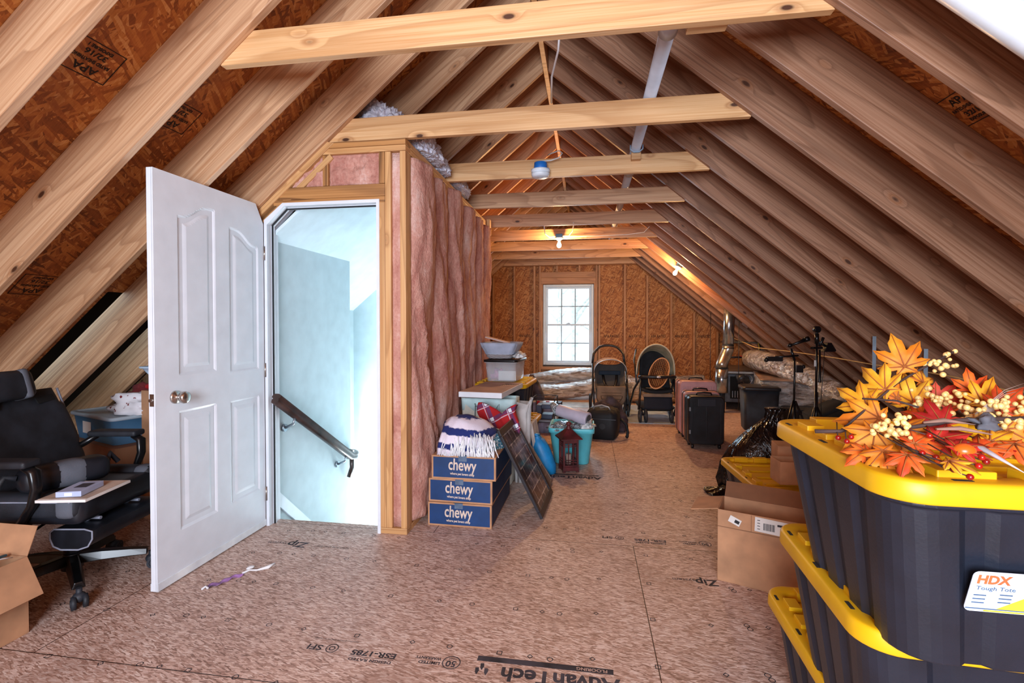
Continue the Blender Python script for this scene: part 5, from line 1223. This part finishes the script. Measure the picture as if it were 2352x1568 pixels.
def stand(label, loc, h, nm='tripod_stand', spread=.22, leg=.55, rz=0):
    t = thing(nm, label, 'stand', loc, rz)
    bm = NB(); cyl(bm, (0, 0, .12), (0, 0, h*.55), .016, n=10); cyl(bm, (0, 0, h*.5), (0, 0, h), .010, n=8); obj('pole', bm, M_blkg, t)
    for k in range(3):
        a = R(90 + 120*k); bm = NB(); cyl(bm, (.01*math.cos(a), .01*math.sin(a), leg), (spread*math.cos(a), spread*math.sin(a), 0.006), .010, .008, 8); sph(bm, (spread*math.cos(a), spread*math.sin(a), .012), .012, 8); lg = obj('leg', bm, M_blkg, t)
        bm = NB(); cyl(bm, (0, 0, .2), (spread*.55*math.cos(a), spread*.55*math.sin(a), leg*.45), .005, n=6); obj('brace', bm, M_blkg, t)
    return t
ts = stand('left black tripod with a tilted camera bracket and side arm, beside the foil plenum', (2.04, 5.2, 0), .95)
bm = NB(); cyl(bm, (0, 0, .95), (-.035, 0, 1.07), .012); sph(bm, (-.045, 0, 1.10), .022, 10); tube(bm, [(-.045, 0, 1.10), (.04, 0, 1.13), (.10, 0, 1.16)], [.012, .014, .022], 8); cyl(bm, (.09, 0, 1.155), (.13, 0, 1.17), .026, n=12); obj('pan_head', bm, M_blkg, ts)
bm = NB(); tube(bm, [(.03, -.01, 1.0), (-.10, -.02, .99), (-.19, -.02, .985)], .009, 8); cbx(bm, (-.19, -.02, .965), (.14, .03, .045)); sph(bm, (-.27, -.02, .955), .024, 8); obj('side_arm', bm, M_blkg, ts)
bm = NB(); cbx(bm, (.03, -.03, .87), (.06, .05, .07)); sph(bm, (.07, -.03, .89), .02, 8); obj('leg_clamp', bm, M_blkg, ts)
t2 = stand('tall black light stand with a clamp and small lamp head, right one of the two', (2.22, 5.15, 0), 1.18, 'light_stand', .20, .5, 20)
bm = NB(); cyl(bm, (0, 0, 1.12), (0, 0, 1.22), .020, n=10); cyl(bm, (0, -.02, 1.26), (0, .02, 1.26), .032, n=16); cyl(bm, (0, 0, 1.2), (0, 0, 1.26), .012); obj('clamp_head', bm, M_blkg, t2)
bm = NB(); cbx(bm, (.0, 0, 1.08), (.10, .04, .02)); tube(bm, [(.03, 0, 1.10), (.06, 0, 1.15), (.075, 0, 1.18)], .014, 8); tube(bm, [(.05, 0, 1.13), (.09, 0, 1.10)], .012, 8); obj('cross_arm', bm, M_blkg, t2)
bm = NB(); prism(bm, [(-.05, -.035), (.075, -.035), (.085, -.02), (.03, .055), (-.01, .055)], 'y', -.03, .03, M=Matrix.Translation((.115, 0, 1.075))); obj('lamp_head', bm, M_blkg, t2, bevel=.004)
bm = NB(); tube(bm, [(.035, 0, 1.06), (.037, 0, .75), (.036, 0, .74)], [.009, .014, .016], 8); obj('second_tube', bm, M_blkg, t2)
bm = NB(); cbx(bm, (-.035, -.02, .93), (.018, .004, .06)); obj('white_tag', bm, M_paper, t2)
bm = NB(); tube(bm, [(.09, 0, 1.04), (.075, 0, .8), (.055, 0, .55), (.05, -.02, .3)], .003, 5); obj('cable', bm, M_blkg, t2)
# black rubbish bag
t_ = NT('black_bag'); t_.coord(); n1 = t_.noise(t_.map(t_.base, (9, 9, 4)), 1.0, 4, .6, 1.0); t_.bump(n1, 1.0, .03); m_bag = t_.fin('0a0a0c', .16, 0, .7)
gb2 = thing('rubbish_bag', 'shiny black plastic rubbish bag leaning behind the scuffed yellow-lidded tote', 'rubbish bag', (1.30, 4.02, 0), 0)
bm = NB(); rings = []
prof = [(0, .10, -.02), (.01, .22, -.02), (.10, .25, 0), (.22, .24, .02), (.34, .21, .05), (.44, .15, .08), (.52, .09, .10), (.58, .045, .12), (.63, .05, .135), (.66, .075, .15)]
for z, r, dx in prof:
    rings.append([Vector((dx + r*(1.12+.10*noise.noise(Vector((math.cos(a)*2, math.sin(a)*2, z*5))))*math.cos(a) + .010*math.sin(a*13+z*10), r*.75*math.sin(a) + .008*math.cos(a*11+z*14), z)) for a in [2*PI*j/48 for j in range(48)]])
skin(bm, rings); obj('bag_body', bm, m_bag, gb2, smooth=True)
bm = NB()
def f(u, v): return Vector((-.16 - .24*u*(1-.3*abs(v-.5)), -.13 + .12*v + .10*u*(v-.5), .012 + .13*(1-u)**2*math.sin(v*PI) + .008*math.sin(v*18+u*6)))
surf(bm, f, 14, 16); obj('trailing_corner', bm, m_bag, gb2, solid=.004, smooth=True)
# open cardboard box with labels
ob = carton('cardboard_box', 'open brown cardboard box with shipping labels beside the tote stack', (.891, 2.615, 0), -22, .41, .22, .365, (('s', 181, .0001),), closed=False)
for ch_ in [c for c in ob.children if c.name.startswith('flap')]: bpy.data.objects.remove(ch_)
bm = NB(); M_ = Matrix.Translation((-.205, 0, .365)) @ rot(0, 0, 90) @ rot(-12, 0, 0); bx(bm, -.105, .105, 0, .135, -.002, .002); o = obj('flap', bm, M_kraft, ob, bevel=.001); o.matrix_local = M_
bm = NB(); M_ = Matrix.Translation((0, .11, .365)) @ rot(38, 0, 0); bx(bm, -.2, .2, 0, .10, -.002, .002); o = obj('flap', bm, M_kraftd, ob, bevel=.001); o.matrix_local = M_
bm = NB(); bx(bm, -.205, .205, -.113, -.1105, .278, .281); bx(bm, -.052, -.050, -.113, -.1105, .281, .362); obj('crease', bm, plain('8c6448', .8), ob)
bm = NB(); cbx(bm, (-.125, -.1118, .320), (.055, .0015, .034), rot(0, 22, 0)); obj('small_label', bm, M_paper, ob)
bm = NB(); cbx(bm, (-.115, -.1128, .316), (.022, .001, .016), rot(0, 22, 0)); obj('label_print', bm, M_ink, ob)
bm = NB(); cbx(bm, (.045, -.1118, .322), (.16, .0015, .070), rot(0, 2, 0)); sl = obj('shipping_label', bm, M_paper, ob)
bm = NB()
for i in range(11): cbx(bm, (.005 + .0045*i, -.1130, .318), (.0022 if i % 3 else .0034, .0006, .034))
for i in range(4): cbx(bm, (-.018, -.1130, .345-.014*i), (.012, .0006, .003))
cbx(bm, (.085, -.1130, .335), (.045, .0006, .01)); obj('barcode', bm, M_ink, ob)
bm = NB(); cbx(bm, (.14, -.1118, .018), (.07, .0012, .022)); obj('small_label', bm, M_paper, ob)
bm = NB()
for i in range(8): cbx(bm, (.112 + .008*i, -.1128, .018), (.0035 if i % 2 else .002, .0006, .018))
obj('barcode', bm, M_ink, ob)
# small carton on the scuffed tote
sc = carton('cardboard_box', 'small brown carton standing on the scuffed yellow tote lid', (1.20, 3.12, .362), 3, .16, .14, .135, mat=M_kraft, closed=False, cat='cardboard box')
sc2 = carton('cardboard_box', 'second small carton behind the first on the scuffed tote lid', (1.32, 3.40, .362), -6, .20, .16, .16, mat=M_kraft)
# ---------------- autumn garland
gl_ = thing('autumn_garland', 'autumn spray of orange maple leaves and berries lying on the top black tote', 'garland', (0, 0, 0))
def leaf_mat(nm, a, b, c):
    t = NT(nm); t.coord(); n = t.noise(t.base, 14, 3, .6); t.b.inputs['Subsurface Weight'].default_value = 0
    return t.fin(t.ramp(n, [(.3, a), (.5, b), (.7, c)]), .6, 0, .3)
LM = [leaf_mat('leaf_orange', 'b8580f', 'd07e1c', 'e0a030'), leaf_mat('leaf_yellow', 'c47c14', 'd8961f', 'e4b03a'), leaf_mat('leaf_rust', '9c2c10', 'd4501c', 'e8822c'), leaf_mat('leaf_red', '8c1418', 'b82820', 'd86850')]
M_vein = plain('96501c', .7); M_twig = plain('3c2a26', .8, var=.2)
def leaf(c, s, rx, ry, rz, m, curl=.25, seed=0):
    tips = [(90, 1.0), (48, .82), (132, .82), (8, .62), (172, .62), (-40, .34), (220, .34)]
    tips.sort(); out = []
    for i, (a, r) in enumerate(tips):
        a2, r2 = tips[(i+1) % len(tips)]; am = (a + a2)/2 if a2 > a else 270
        def P(an, rr): return Vector((rr*math.cos(R(an)), rr*math.sin(R(an)), 0))
        out += [P(a-17, r*.60), P(a-13, r*.74), P(a-6, r*.82), P(a, r), P(a+6, r*.82), P(a+13, r*.74), P(a+17, r*.60)]
        out.append(P(am, .40*min(r, r2)/.7 if a2 > a else .16))
    bm = NB(); cen = bm.verts.new((0, 0, 0)); mid = []; outer = []
    M = Matrix.Translation(Vector(c)) @ rot(0, 0, -math.degrees(math.atan2(c[0], c[1])) + ry) @ rot(rx, 0, 0) @ rot(0, 0, rz)
    def sh(p):
        r = p.length; ang = math.atan2(p.y, p.x); z = curl*(-.55*r*r + .12*math.sin(ang*5+seed)*r)
        return M @ (Vector((p.x, p.y, z))*s)
    vs = [bm.verts.new(sh(p)) for p in out]; ms = [bm.verts.new(sh(p*.5)) for p in out]; cen.co = sh(Vector((0, 0, 0)))
    n = len(vs)
    for i in range(n):
        j = (i+1) % n; f1 = bm.faces.new((cen, ms[i], ms[j])); f2 = bm.faces.new((ms[i], vs[i], vs[j], ms[j])); f1.smooth = f2.smooth = True
    o = obj('maple_leaf', bm, LM[m], gl_, solid=.0012)
    bm = NB()
    for a, r in tips:
        tube(bm, [sh(Vector((math.cos(R(a))*r*k, math.sin(R(a))*r*k, 0))) + (M.to_3x3() @ Vector((0, 0, .0012))) for k in (0, .3, .6, .92)], [.0016, .0013, .001, .0005], 4)
    obj('veins', bm, M_vein, o)
def lp_(px, py, Y): return oy(px, py, Y)
LV = [((2078, 842), 1.16, .090, 78, 12, 15, 0), ((2035, 895), 1.15, .085, 82, -20, 50, 1), ((2060, 915), 1.17, .080, 70, 25, -20, 0), ((1990, 930), 1.13, .080, 75, -10, 60, 1), ((2020, 960), 1.10, .095, 80, 6, 100, 0),
      ((2010, 990), 1.05, .100, 72, 10, 170, 0), ((2070, 985), 1.05, .080, 60, -15, 230, 0), ((2030, 1035), .99, .075, 50, 0, 190, 0), ((1990, 1035), 1.02, .06, 40, 0, 140, 2), ((2100, 925), 1.15, .080, 80, -10, 20, 1), ((2120, 880), 1.18, .060, 60, 50, -30, 0), ((2120, 960), 1.12, .065, 70, -30, 40, 2),
      ((2150, 1010), .98, .065, 45, 0, -60, 3), ((2100, 1020), .97, .065, 40, 10, -40, 2), ((2165, 975), 1.05, .07, 60, 15, 20, 3), ((2235, 900), 1.14, .060, 80, 10, 10, 2), ((2255, 925), 1.10, .070, 78, 20, -25, 1), ((2215, 930), 1.16, .06, 80, -20, 40, 2),
      ((2295, 935), 1.06, .065, 70, 10, -40, 2), ((2310, 985), 1.0, .075, 72, 12, -120, 0), ((2275, 1015), .95, .065, 40, 0, -80, 1), ((2200, 1030), .92, .060, 30, 10, -60, 3), ((2190, 1000), 1.0, .06, 55, -20, 120, 2),
      ((2250, 1030), .94, .070, 30, -10, -30, 2), ((2335, 950), 1.05, .06, 70, 0, -60, 0), ((2150, 920), 1.18, .06, 80, 0, -40, 3), ((2085, 1045), .95, .06, 30, 0, 170, 2), ((2330, 1020), .93, .06, 30, 0, 200, 2), ((2180, 1060), .88, .045, 20, 0, 250, 1)]
random.seed(21)
for (px, py), Y, s, rx, ry, rz, m in LV: leaf(lp_(px, py, Y), s*.88, rx, ry, rz, m, random.uniform(.15, .5), random.random()*6)
M_berc = plain('ecc07a', .35, var=.12); M_berr = plain('8c120e', .25, var=.2); M_bero = plain('e06018', .3, var=.2)
CL = [((2150, 845), 1.18, .016, 12), ((2185, 815), 1.2, .010, 5), ((2190, 840), 1.2, .010, 4), ((2125, 915), 1.10, .022, 16), ((2165, 925), 1.10, .016, 12), ((2195, 915), 1.12, .018, 14), ((2050, 975), 1.0, .020, 14), ((2025, 985), 1.0, .014, 9),
      ((2075, 965), 1.0, .016, 10), ((2060, 995), .99, .016, 10), ((2260, 910), 1.15, .016, 10), ((2240, 945), 1.02, .020, 14), ((2270, 940), 1.02, .020, 14), ((2300, 932), 1.04, .018, 12), ((2335, 928), 1.04, .018, 12), ((2345, 990), 1.0, .016, 9), ((2320, 975), 1.0, .014, 8), ((2215, 950), 1.05, .016, 10)]
for (px, py), Y, r, n in CL:
    c = lp_(px, py, Y); bm = NB()
    for k in range(n):
        d = Vector((random.gauss(0, 1), random.gauss(0, 1), random.gauss(0, 1))).normalized()*r*random.uniform(.5, 1.1); d.x *= 1.3
        sph(bm, c + d, random.uniform(.0038, .0062), 8)
    o = obj('berry_cluster', bm, M_berc, gl_, smooth=True)
bm = NB(); berr = []
base = lp_(2160, 985, .96)
for px, py, Y in ((1925, 1005, 1.06), (1955, 1003, 1.05), (1945, 1013, 1.03), (1958, 992, 1.07), (2118, 1040, .94), (2150, 1050, .93), (2155, 1058, .92), (2172, 1062, .90), (2190, 1078, .88), (2228, 1095, .86), (2232, 1030, .92), (2255, 1050, .9), (2265, 1060, .9), (2248, 1070, .88), (2330, 1040, .92), (2135, 1000, .97)):
    p = lp_(px, py, Y); bm = NB(); sph(bm, p, .0052, 10); o = obj('red_berry', bm, M_berr if px != 2155 else M_bero, gl_, smooth=True)
    bm = NB(); tube(bm, [p, p + Vector((.012 if px < 2000 else -.02, .03, .006)), p + Vector((.03 if px < 2000 else -.03, .07, .018))], .0012, 5); obj('stem', bm, M_twig, o)
bm = NB(); sph(bm, lp_(2215, 1035, .92), .014, 14, s=(1.2, 1, .9)); obj('small_gourd', bm, M_bero, gl_, smooth=True)
bm = NB(); tube(bm, [lp_(1872, 990, 1.10), lp_(1930, 990, 1.09), lp_(1965, 980, 1.08)], [.0045, .004, .003], 6); tube(bm, [lp_(1930, 990, 1.09), lp_(2000, 930, 1.12), lp_(2060, 880, 1.16), lp_(2110, 850, 1.18), lp_(2190, 808, 1.2)], .0025, 5); tube(bm, [lp_(1960, 985, 1.08), lp_(2100, 980, 1.02), lp_(2200, 965, 1.0), lp_(2352, 960, 1.0)], .004, 6)
tube(bm, [lp_(1980, 915, 1.1), lp_(2060, 920, 1.08), lp_(2110, 935, 1.05)], .002, 5); obj('branch', bm, M_twig, gl_)
for p0_, p1_, Y0_, Y1_ in (((2120, 970), (2240, 975), 1.0, .98), ((2200, 1010), (2352, 1085), .95, .88), ((2150, 985), (2290, 1000), .98, .96)):
    bm = NB(); a, b = lp_(*p0_, Y0_), lp_(*p1_, Y1_); tube(bm, [a, a.lerp(b, .4)+Vector((0, 0, .006)), b], [.004, .008, .001], 8, sq=(1, .5)); obj('feather_grass', bm, plain('8a6a5c', .9, var=.3) if p0_[1] < 1000 else plain('a8a0a4', .9, var=.3), gl_)
for k in range(10):
    bm = NB(); a = lp_(2240, 950, 1.02); b = lp_(2352, 880 + k*8, 1.05 + .01*k); tube(bm, [a, a.lerp(b, .6)+Vector((0, 0, .01)), b], [.0012, .0008, .0003], 4); obj('dry_grass_blade', bm, plain('9a8478', .9), gl_)
crumple('pine_cone', None, None, lp_(2260, 985, .99), (.022, .018, .016), plain('4a4a50', .8, var=.4), 3, .9, parent=gl_, sub=3)
# ------------------------------------------------------------------ overhead fixtures, wires, pipes
M_pvc = plain('c6ccd8', .35, var=.03); M_wire = plain('d8dce0', .5, var=.03); M_wirey = plain('c8a468', .6)
pv = thing('pvc_pipe', 'long white plastic vent pipe running along the attic on top of the collar ties', 'pipe', (.355, 0, 2.628), 0)
bm = NB(); cyl(bm, (0, 1.7, 0), (0, 8.6, 0), .036, n=24); obj('pipe', bm, M_pvc, pv, smooth=True)
for y in (2.25, 4.30): bm = NB(); cyl(bm, (0, y-.05, 0), (0, y+.05, 0), .043, n=24); obj('coupling', bm, M_pvc, pv, smooth=True)
for y in (2.02, 3.70): bm = NB(); tube(bm, [(-.045, y, .0), (-.045, y, -.03), (-.02, y, -.05), (.02, y, -.05), (.045, y, -.03), (.045, y, 0)], .012, 6, sq=(1.3, .4)); obj('pipe_strap', bm, plain('9cc0e0', .4), pv)
bm = NB(); bx(bm, 0, .15, 0, .06, 0, .045); o = obj('wood_block', bm, M_tie, bevel=.003, loc=(.385, 1.984, 2.46)); tag(o, 'short wooden block fixed behind the nearest collar tie beside the white pipe', 'block')
bm = NB(); bx(bm, -.035, .035, 0, .05, 0, .05); o = obj('wood_block', bm, M_tie, bevel=.003, loc=(.355, 3.724, 2.535)); tag(o, 'small wooden block under the white pipe at the third collar tie', 'block')
bm = NB(); a = Vector((1.17, 1.64, 2.24)); d = Vector((CS, 0, -SN)); cyl(bm, a - d*.5, a + d*.9, .055, n=28); o = obj('white_pipe', bm, plain('e8f2fa', .3, var=.02), smooth=True); tag(o, 'thick white pipe running down the right slope in the top right corner', 'pipe')
# smoke alarm
sa = thing('smoke_alarm', 'white round smoke alarm on a blue junction box on the third collar tie', 'smoke alarm', (-.355, 3.70, 2.42), 0)
lathe_ = NB(); lathe(lathe_, [(0, 0), (.045, .001), (.062, .008), (.069, .022), (.070, .034), (.064, .036), (.064, .042), (.071, .044), (.073, .060), (0, .062)], 32); obj('alarm_body', lathe_, plain('dfe8f2', .4), sa, smooth=False)
bm = NB(); tube(bm, [(.018*math.cos(a), -.02+.012*math.sin(a), .0) for a in [i*2*PI/16 for i in range(16)]], .0018, 4, closed=True); obj('test_button', bm, plain('a8b4c0', .4), sa)
bm = NB(); cyl(bm, (0, 0, .062), (0, 0, .115), .052, .048, 28); bx(bm, -.065, -.045, -.01, .01, .06, .072); bx(bm, .045, .065, -.01, .01, .06, .072); obj('junction_box', bm, plain('1c6cc0', .4), sa, bevel=.002)
bm = NB(); tube(bm, [(-.02, 0, .115), (-.01, -.005, .125), (.03, -.01, .125), (.08, -.02, .122), (.14, -.02, .14), (.165, -.01, .175), (.14, .0, .20), (.08, .01, .185), (.05, .06, .19)], .0045, 8); obj('cable', bm, M_wire, sa)
# bulbs
M_bulb = emis('bulb_glass_lit', 'ffe2b0', 30)
def bulb(label, loc, M):
    t = thing('light_bulb_fixture', label, 'light fixture', loc, M=Matrix.Translation(loc) @ M)
    bm = NB(); bx(bm, -.045, .045, -.03, .03, .035, .085); obj('junction_box', bm, plain('3a6c94', .45), t, bevel=.006)
    bm = NB(); lathe(bm, [(.02, 0), (.028, .004), (.05, .02), (.056, .03), (.05, .036), (0, .036)], 24); obj('lamp_holder', bm, plain('eceae4', .4), t, smooth=True)
    bm = NB(); lathe(bm, [(.001, -.098), (.012, -.096), (.024, -.086), (.030, -.070), (.028, -.052), (.018, -.030), (.014, -.012), (.013, .0)], 20); obj('bulb', bm, M_bulb, t, smooth=True)
    return t
def T4(x, y, z): return Vector((x, y, z))
bulb('lit bare bulb hanging in the middle of the sixth collar tie', T4(-.373, 6.47, 2.425), Matrix())
bulb('lit bare bulb on the right roof slope above the suitcases', T4(1.285, 7.33, 2.115), rot(0, 28, 0))
for lb_, pts in (('white cable looping from the fifth collar tie to the left of the bulb box', [(-.50, 5.64, 2.45), (-.51, 5.9, 2.41), (-.49, 6.3, 2.44), (-.42, 6.46, 2.48)]),
                 ('white cable looping to the right of the bulb box', [(-.33, 6.46, 2.48), (-.24, 6.3, 2.45), (-.18, 5.9, 2.43), (-.16, 5.66, 2.45), (-.16, 5.60, 2.47)]),
                 ('thin white cable running along the sixth collar tie to the right slope', [(-.33, 6.50, 2.475), (.1, 6.49, 2.475), (.5, 6.49, 2.48), (.72, 6.47, 2.5), (.78, 6.4, 2.56)]),
                 ('white cable hanging in a curve above the second collar tie', [(-.17, 2.45, 3.02), (-.155, 2.45, 2.9), (-.14, 2.46, 2.78), (-.15, 2.5, 2.70), (-.19, 2.6, 2.62), (-.21, 2.85, 2.595)])):
    bm = NB(); tube(bm, pts, .006 if 'curve' in lb_ else .005, 6); tag(obj('cable', bm, M_wire, smooth=True), lb_, 'cable')
bm = NB(); tube(bm, [(2.30, 8.2, 1.10), (2.3, 7.7, 1.05), (2.25, 7.0, 1.0), (2.42, 6.3, .985), (2.6, 5.6, .955), (2.66, 5.0, .93), (2.62, 4.4, .94), (2.60, 3.9, .93), (2.55, 3.4, .90), (2.5, 2.9, .93), (2.7, 2.6, .93)], .006, 6); tag(obj('cable', bm, M_wirey, smooth=True), 'long yellowish cable strung along the right rafters above the ducts', 'cable')
bm = NB(); tube(bm, [(2.60, 8.0, .62), (2.60, 8.0, .80), (2.63, 8.0, .95), (2.62, 8.02, 1.03)], .008, 6); tag(obj('cable', bm, plain('d8a830', .5)), 'short yellow cable rising beside the gas pipe', 'cable')
for i, (x, y, z0, lb_) in enumerate(((2.43, 4.58, .80, 'flat galvanised strap hanging from the right rafters behind the leaf spray, left one'), (2.53, 4.1, .75, 'flat galvanised strap hanging behind the leaf spray, right one'))):
    zt = roofz(x)+.05; bm = NB(); bx(bm, -.014, .014, -.001, .001, z0-.6, zt); o = obj('metal_strap', bm, plain('a4b8c8', .4, .3), loc=(x, y, 0)); tag(o, lb_, 'strap')
# small metal plate on a rafter, right
bm = NB(); cbx(bm, (0, 0, 0), (.10, .004, .03), rot(0, 40, 0)); o = obj('metal_plate', bm, M_galv, loc=(2.22, 7.35, 1.30)); tag(o, 'small metal mending plate on a rafter right of the flue pipe', 'plate')
# ------------------------------------------------------------------ prints on the floor panels
def flat(x, y, rz=180, s=1): return Matrix.Translation((x, y, .0006)) @ rot(0, 0, rz)
pm = NB()
def ringm(bm, c, r, n, w=.0032, ph=0):
    o_ = [Vector((c[0]+r*math.cos(ph+2*PI*i/n), c[1]+r*math.sin(ph+2*PI*i/n), .0006)) for i in range(n)]
    k = (r-w/math.cos(PI/n))/r; i_ = [Vector((c[0]+(p.x-c[0])*k, c[1]+(p.y-c[1])*k, .0006)) for p in o_]
    a = [bm.verts.new(p) for p in o_]; b = [bm.verts.new(p) for p in i_]
    for i in range(n): bm.faces.new((a[i], a[(i+1) % n], b[(i+1) % n], b[i]))
rowpat = [(66, 547, 'c'), (158, 557, 'd'), (291, 572, 's'), (513, 598, 'c'), (700, 621, 'd'), (988, 657, 's'), (1287, 692, 'd'), (1488, 716, 'c'), (1757, 750, 's'), (1922, 770, 'd'), (2030, 785, 'c')]
base_row = [(fl(400+x*.4252, 1180+y*.4252), k) for x, y, k in rowpat]
y0_ = sum(p.y for p, k in base_row)/len(base_row)
p4 = [(p.x, p.y - y0_, k) for p, k in base_row]
period = 1.22
for r_ in range(-2, 16):
    yy = y0_ + .305*r_
    for rep in (-2, -1, 0, 1, 2):
        for x, dy, k in p4:
            X = x + 1.22*rep + (.02*r_ % .1)
            if rep and abs(rep) and any(abs(X - (q[0] + .0)) < .0 for q in p4): continue
            if -2.9 < X < 2.0 and (rep == 0 or X < min(q[0] for q in p4) - .05 or X > max(q[0] for q in p4) + .05):
                if not (-2.12 < X < -1.08 and yy + dy > 2.84 and yy < 5.4):
                    n, ph = {'c': (14, 0), 'd': (4, 0), 's': (4, PI/4)}[k]; ringm(pm, (X, yy + dy), .0125 if k != 's' else .0155, n, ph=ph)
obj('printed_marks', pm, M_ink, floor)
M_inkf = plain('38343a', .8, var=.4)
def ft_(body, x, y, size, width, bold=.0, m=None, rz=180): text('floor_lettering', body, size, m or M_inkf, floor, flat(x, y, rz), width=width, bold=bold, ext=0, shear=.0)
for bx0, by, full in ((0, 0, True), (1.21, 1.215, False), (-2.44, 1.215, False)):
    ft_('SFI', -1.085+bx0, 1.795+by, .042, .062, .0008)
    bm = NB(); ringm(bm, (-1.012+bx0, 1.797+by), .026, 20, .004); ringm(bm, (-1.012+bx0, 1.797+by), .014, 6, .004); obj('floor_emblem', bm, M_inkf, floor)
    ft_('ESR-1785', -.832+bx0, 1.790+by, .040, .185, .0012); ft_('DESIGN RATED', -.832+bx0, 1.752+by, .020, .175, .0006)
    bm = NB(); bx(bm, -.925+bx0, -.74+bx0, 1.766+by, 1.7675+by, .0004, .0008); obj('floor_line', bm, M_inkf, floor)
    bm = NB(); ringm(bm, (-.515+bx0, 1.79+by), .036, 28, .004); obj('floor_emblem', bm, M_inkf, floor)
    ft_('50', -.515+bx0, 1.785+by, .044, .040, .001); ft_('YEAR', -.515+bx0, 1.812+by, .014, .032)
    ft_('LIMITED', -.60+bx0, 1.778+by, .022, .085, .0006); ft_('WARRANTY', -.61+bx0, 1.803+by, .020, .105, .0006)
ft_('INSTALLATION INSTRUCTIONS', -1.02, 1.848, .010, .19)
for by in (0, 2.40):
    ft_('AdvanTech', -.10, 1.765+by, .098, .44, .0028)
    bm = NB(); bx(bm, -.42, .10, 1.818+by, 1.846+by, .0003, .0006); obj('floor_bar', bm, M_inkf, floor)
    text('floor_lettering', 'FLOORING', .022, plain('c8a898', .6), floor, Matrix.Translation((.02, 1.832+by, .0011)) @ rot(0, 0, 180), width=.115, bold=.0004, ext=0)
    for dx, dy in ((-.395, 1.79), (-.41, 1.765), (-.375, 1.765)):
        bm = NB(); a = [bm.verts.new((dx+x, dy+by+y, .0006)) for x, y in ((-.007, .014), (.006, .016), (.010, 0), (.004, -.022), (-.004, -.01))]; bm.faces.new(a); obj('floor_leaf_mark', bm, M_inkf, floor)
ft_('Zip', -1.70, 2.63, .09, .13, .002); ft_('system', -1.83, 2.63, .045, .12); ft_('SIZED FOR SPACING', -1.47, 2.628, .028, .20)
ft_('Zip', .60, 2.555, .08, .11, .002); ft_('system', .49, 2.565, .035, .11)
# stamps on the roof sheathing
def roof_text(body, s, xw, yw, size, width, rz, bold=.001):
    L = abs(xw - XR)/CS
    M = slope_M(s, yw) @ Matrix.Translation((L, 0, .2345)) @ rot(180, 0, rz)
    o = text('sheathing_stamp', body, size, plain('1c1410', .8), None, Matrix(), width=width, bold=bold); o.matrix_world = M
    return o
ce = [o for o in bpy.data.objects if o.name.startswith('ceiling') and o.name != 'ceiling_stair']
cl1 = bpy.data.objects['ceiling.001']; cr1 = bpy.data.objects['ceiling']
def stamp(parent, s, xw, yw, rz):
    L = (abs(xw - XR) - .25*SN*0)/CS - .0
    for body, size, w, dy in (('APA', .05, .10, .075), ('RATED SHEATHING', .022, .15, .035), ('32/16', .035, .09, 0), ('EXPOSURE 1', .02, .10, -.03)):
        M = Matrix.Translation((L, yw*s, .2345)) @ rot(180, 0, rz) @ Matrix.Translation((0, dy, 0))
        text('printed_stamp', body, size, plain('1c1410', .8), parent, M, width=w, bold=.001, ext=.0)
    bm = NB(); M = Matrix.Translation((L, yw*s, .2343)) @ rot(180, 0, rz)
    for a in ((-.10, .10, .108, .112), (-.10, .10, -.052, -.048), (-.10, -.096, -.05, .11), (.096, .10, -.05, .11)): bx(bm, a[0], a[1], a[2], a[3], -.0002, .0002, M=M)
    obj('printed_frame', bm, plain('1c1410', .8), parent)
stamp(cl1, -1, -1.86, 1.74, 90); stamp(cl1, -1, -1.90, 2.20, 90); stamp(cl1, -1, -2.9, 2.30, 90)
stamp(cr1, 1, 1.42, 2.28, -90)

# dark weathered band and faint mill print across the gable sheathing
wf = bpy.data.objects['wall_far']
for x0_, x1_ in ((-1.36, -1.08), (.27, .65), (.75, 1.07), (1.16, 1.50), (1.6, 1.92), (2.02, 2.3)):
    text('printed_stamp', 'APA RATED', .075, plain('2c1a10', .8), wf, Matrix.Translation(((x0_+x1_)/2, GY - .0006, 1.09)) @ rot(90, 0, 0), width=(x1_-x0_)*.8, bold=.001, ext=0)
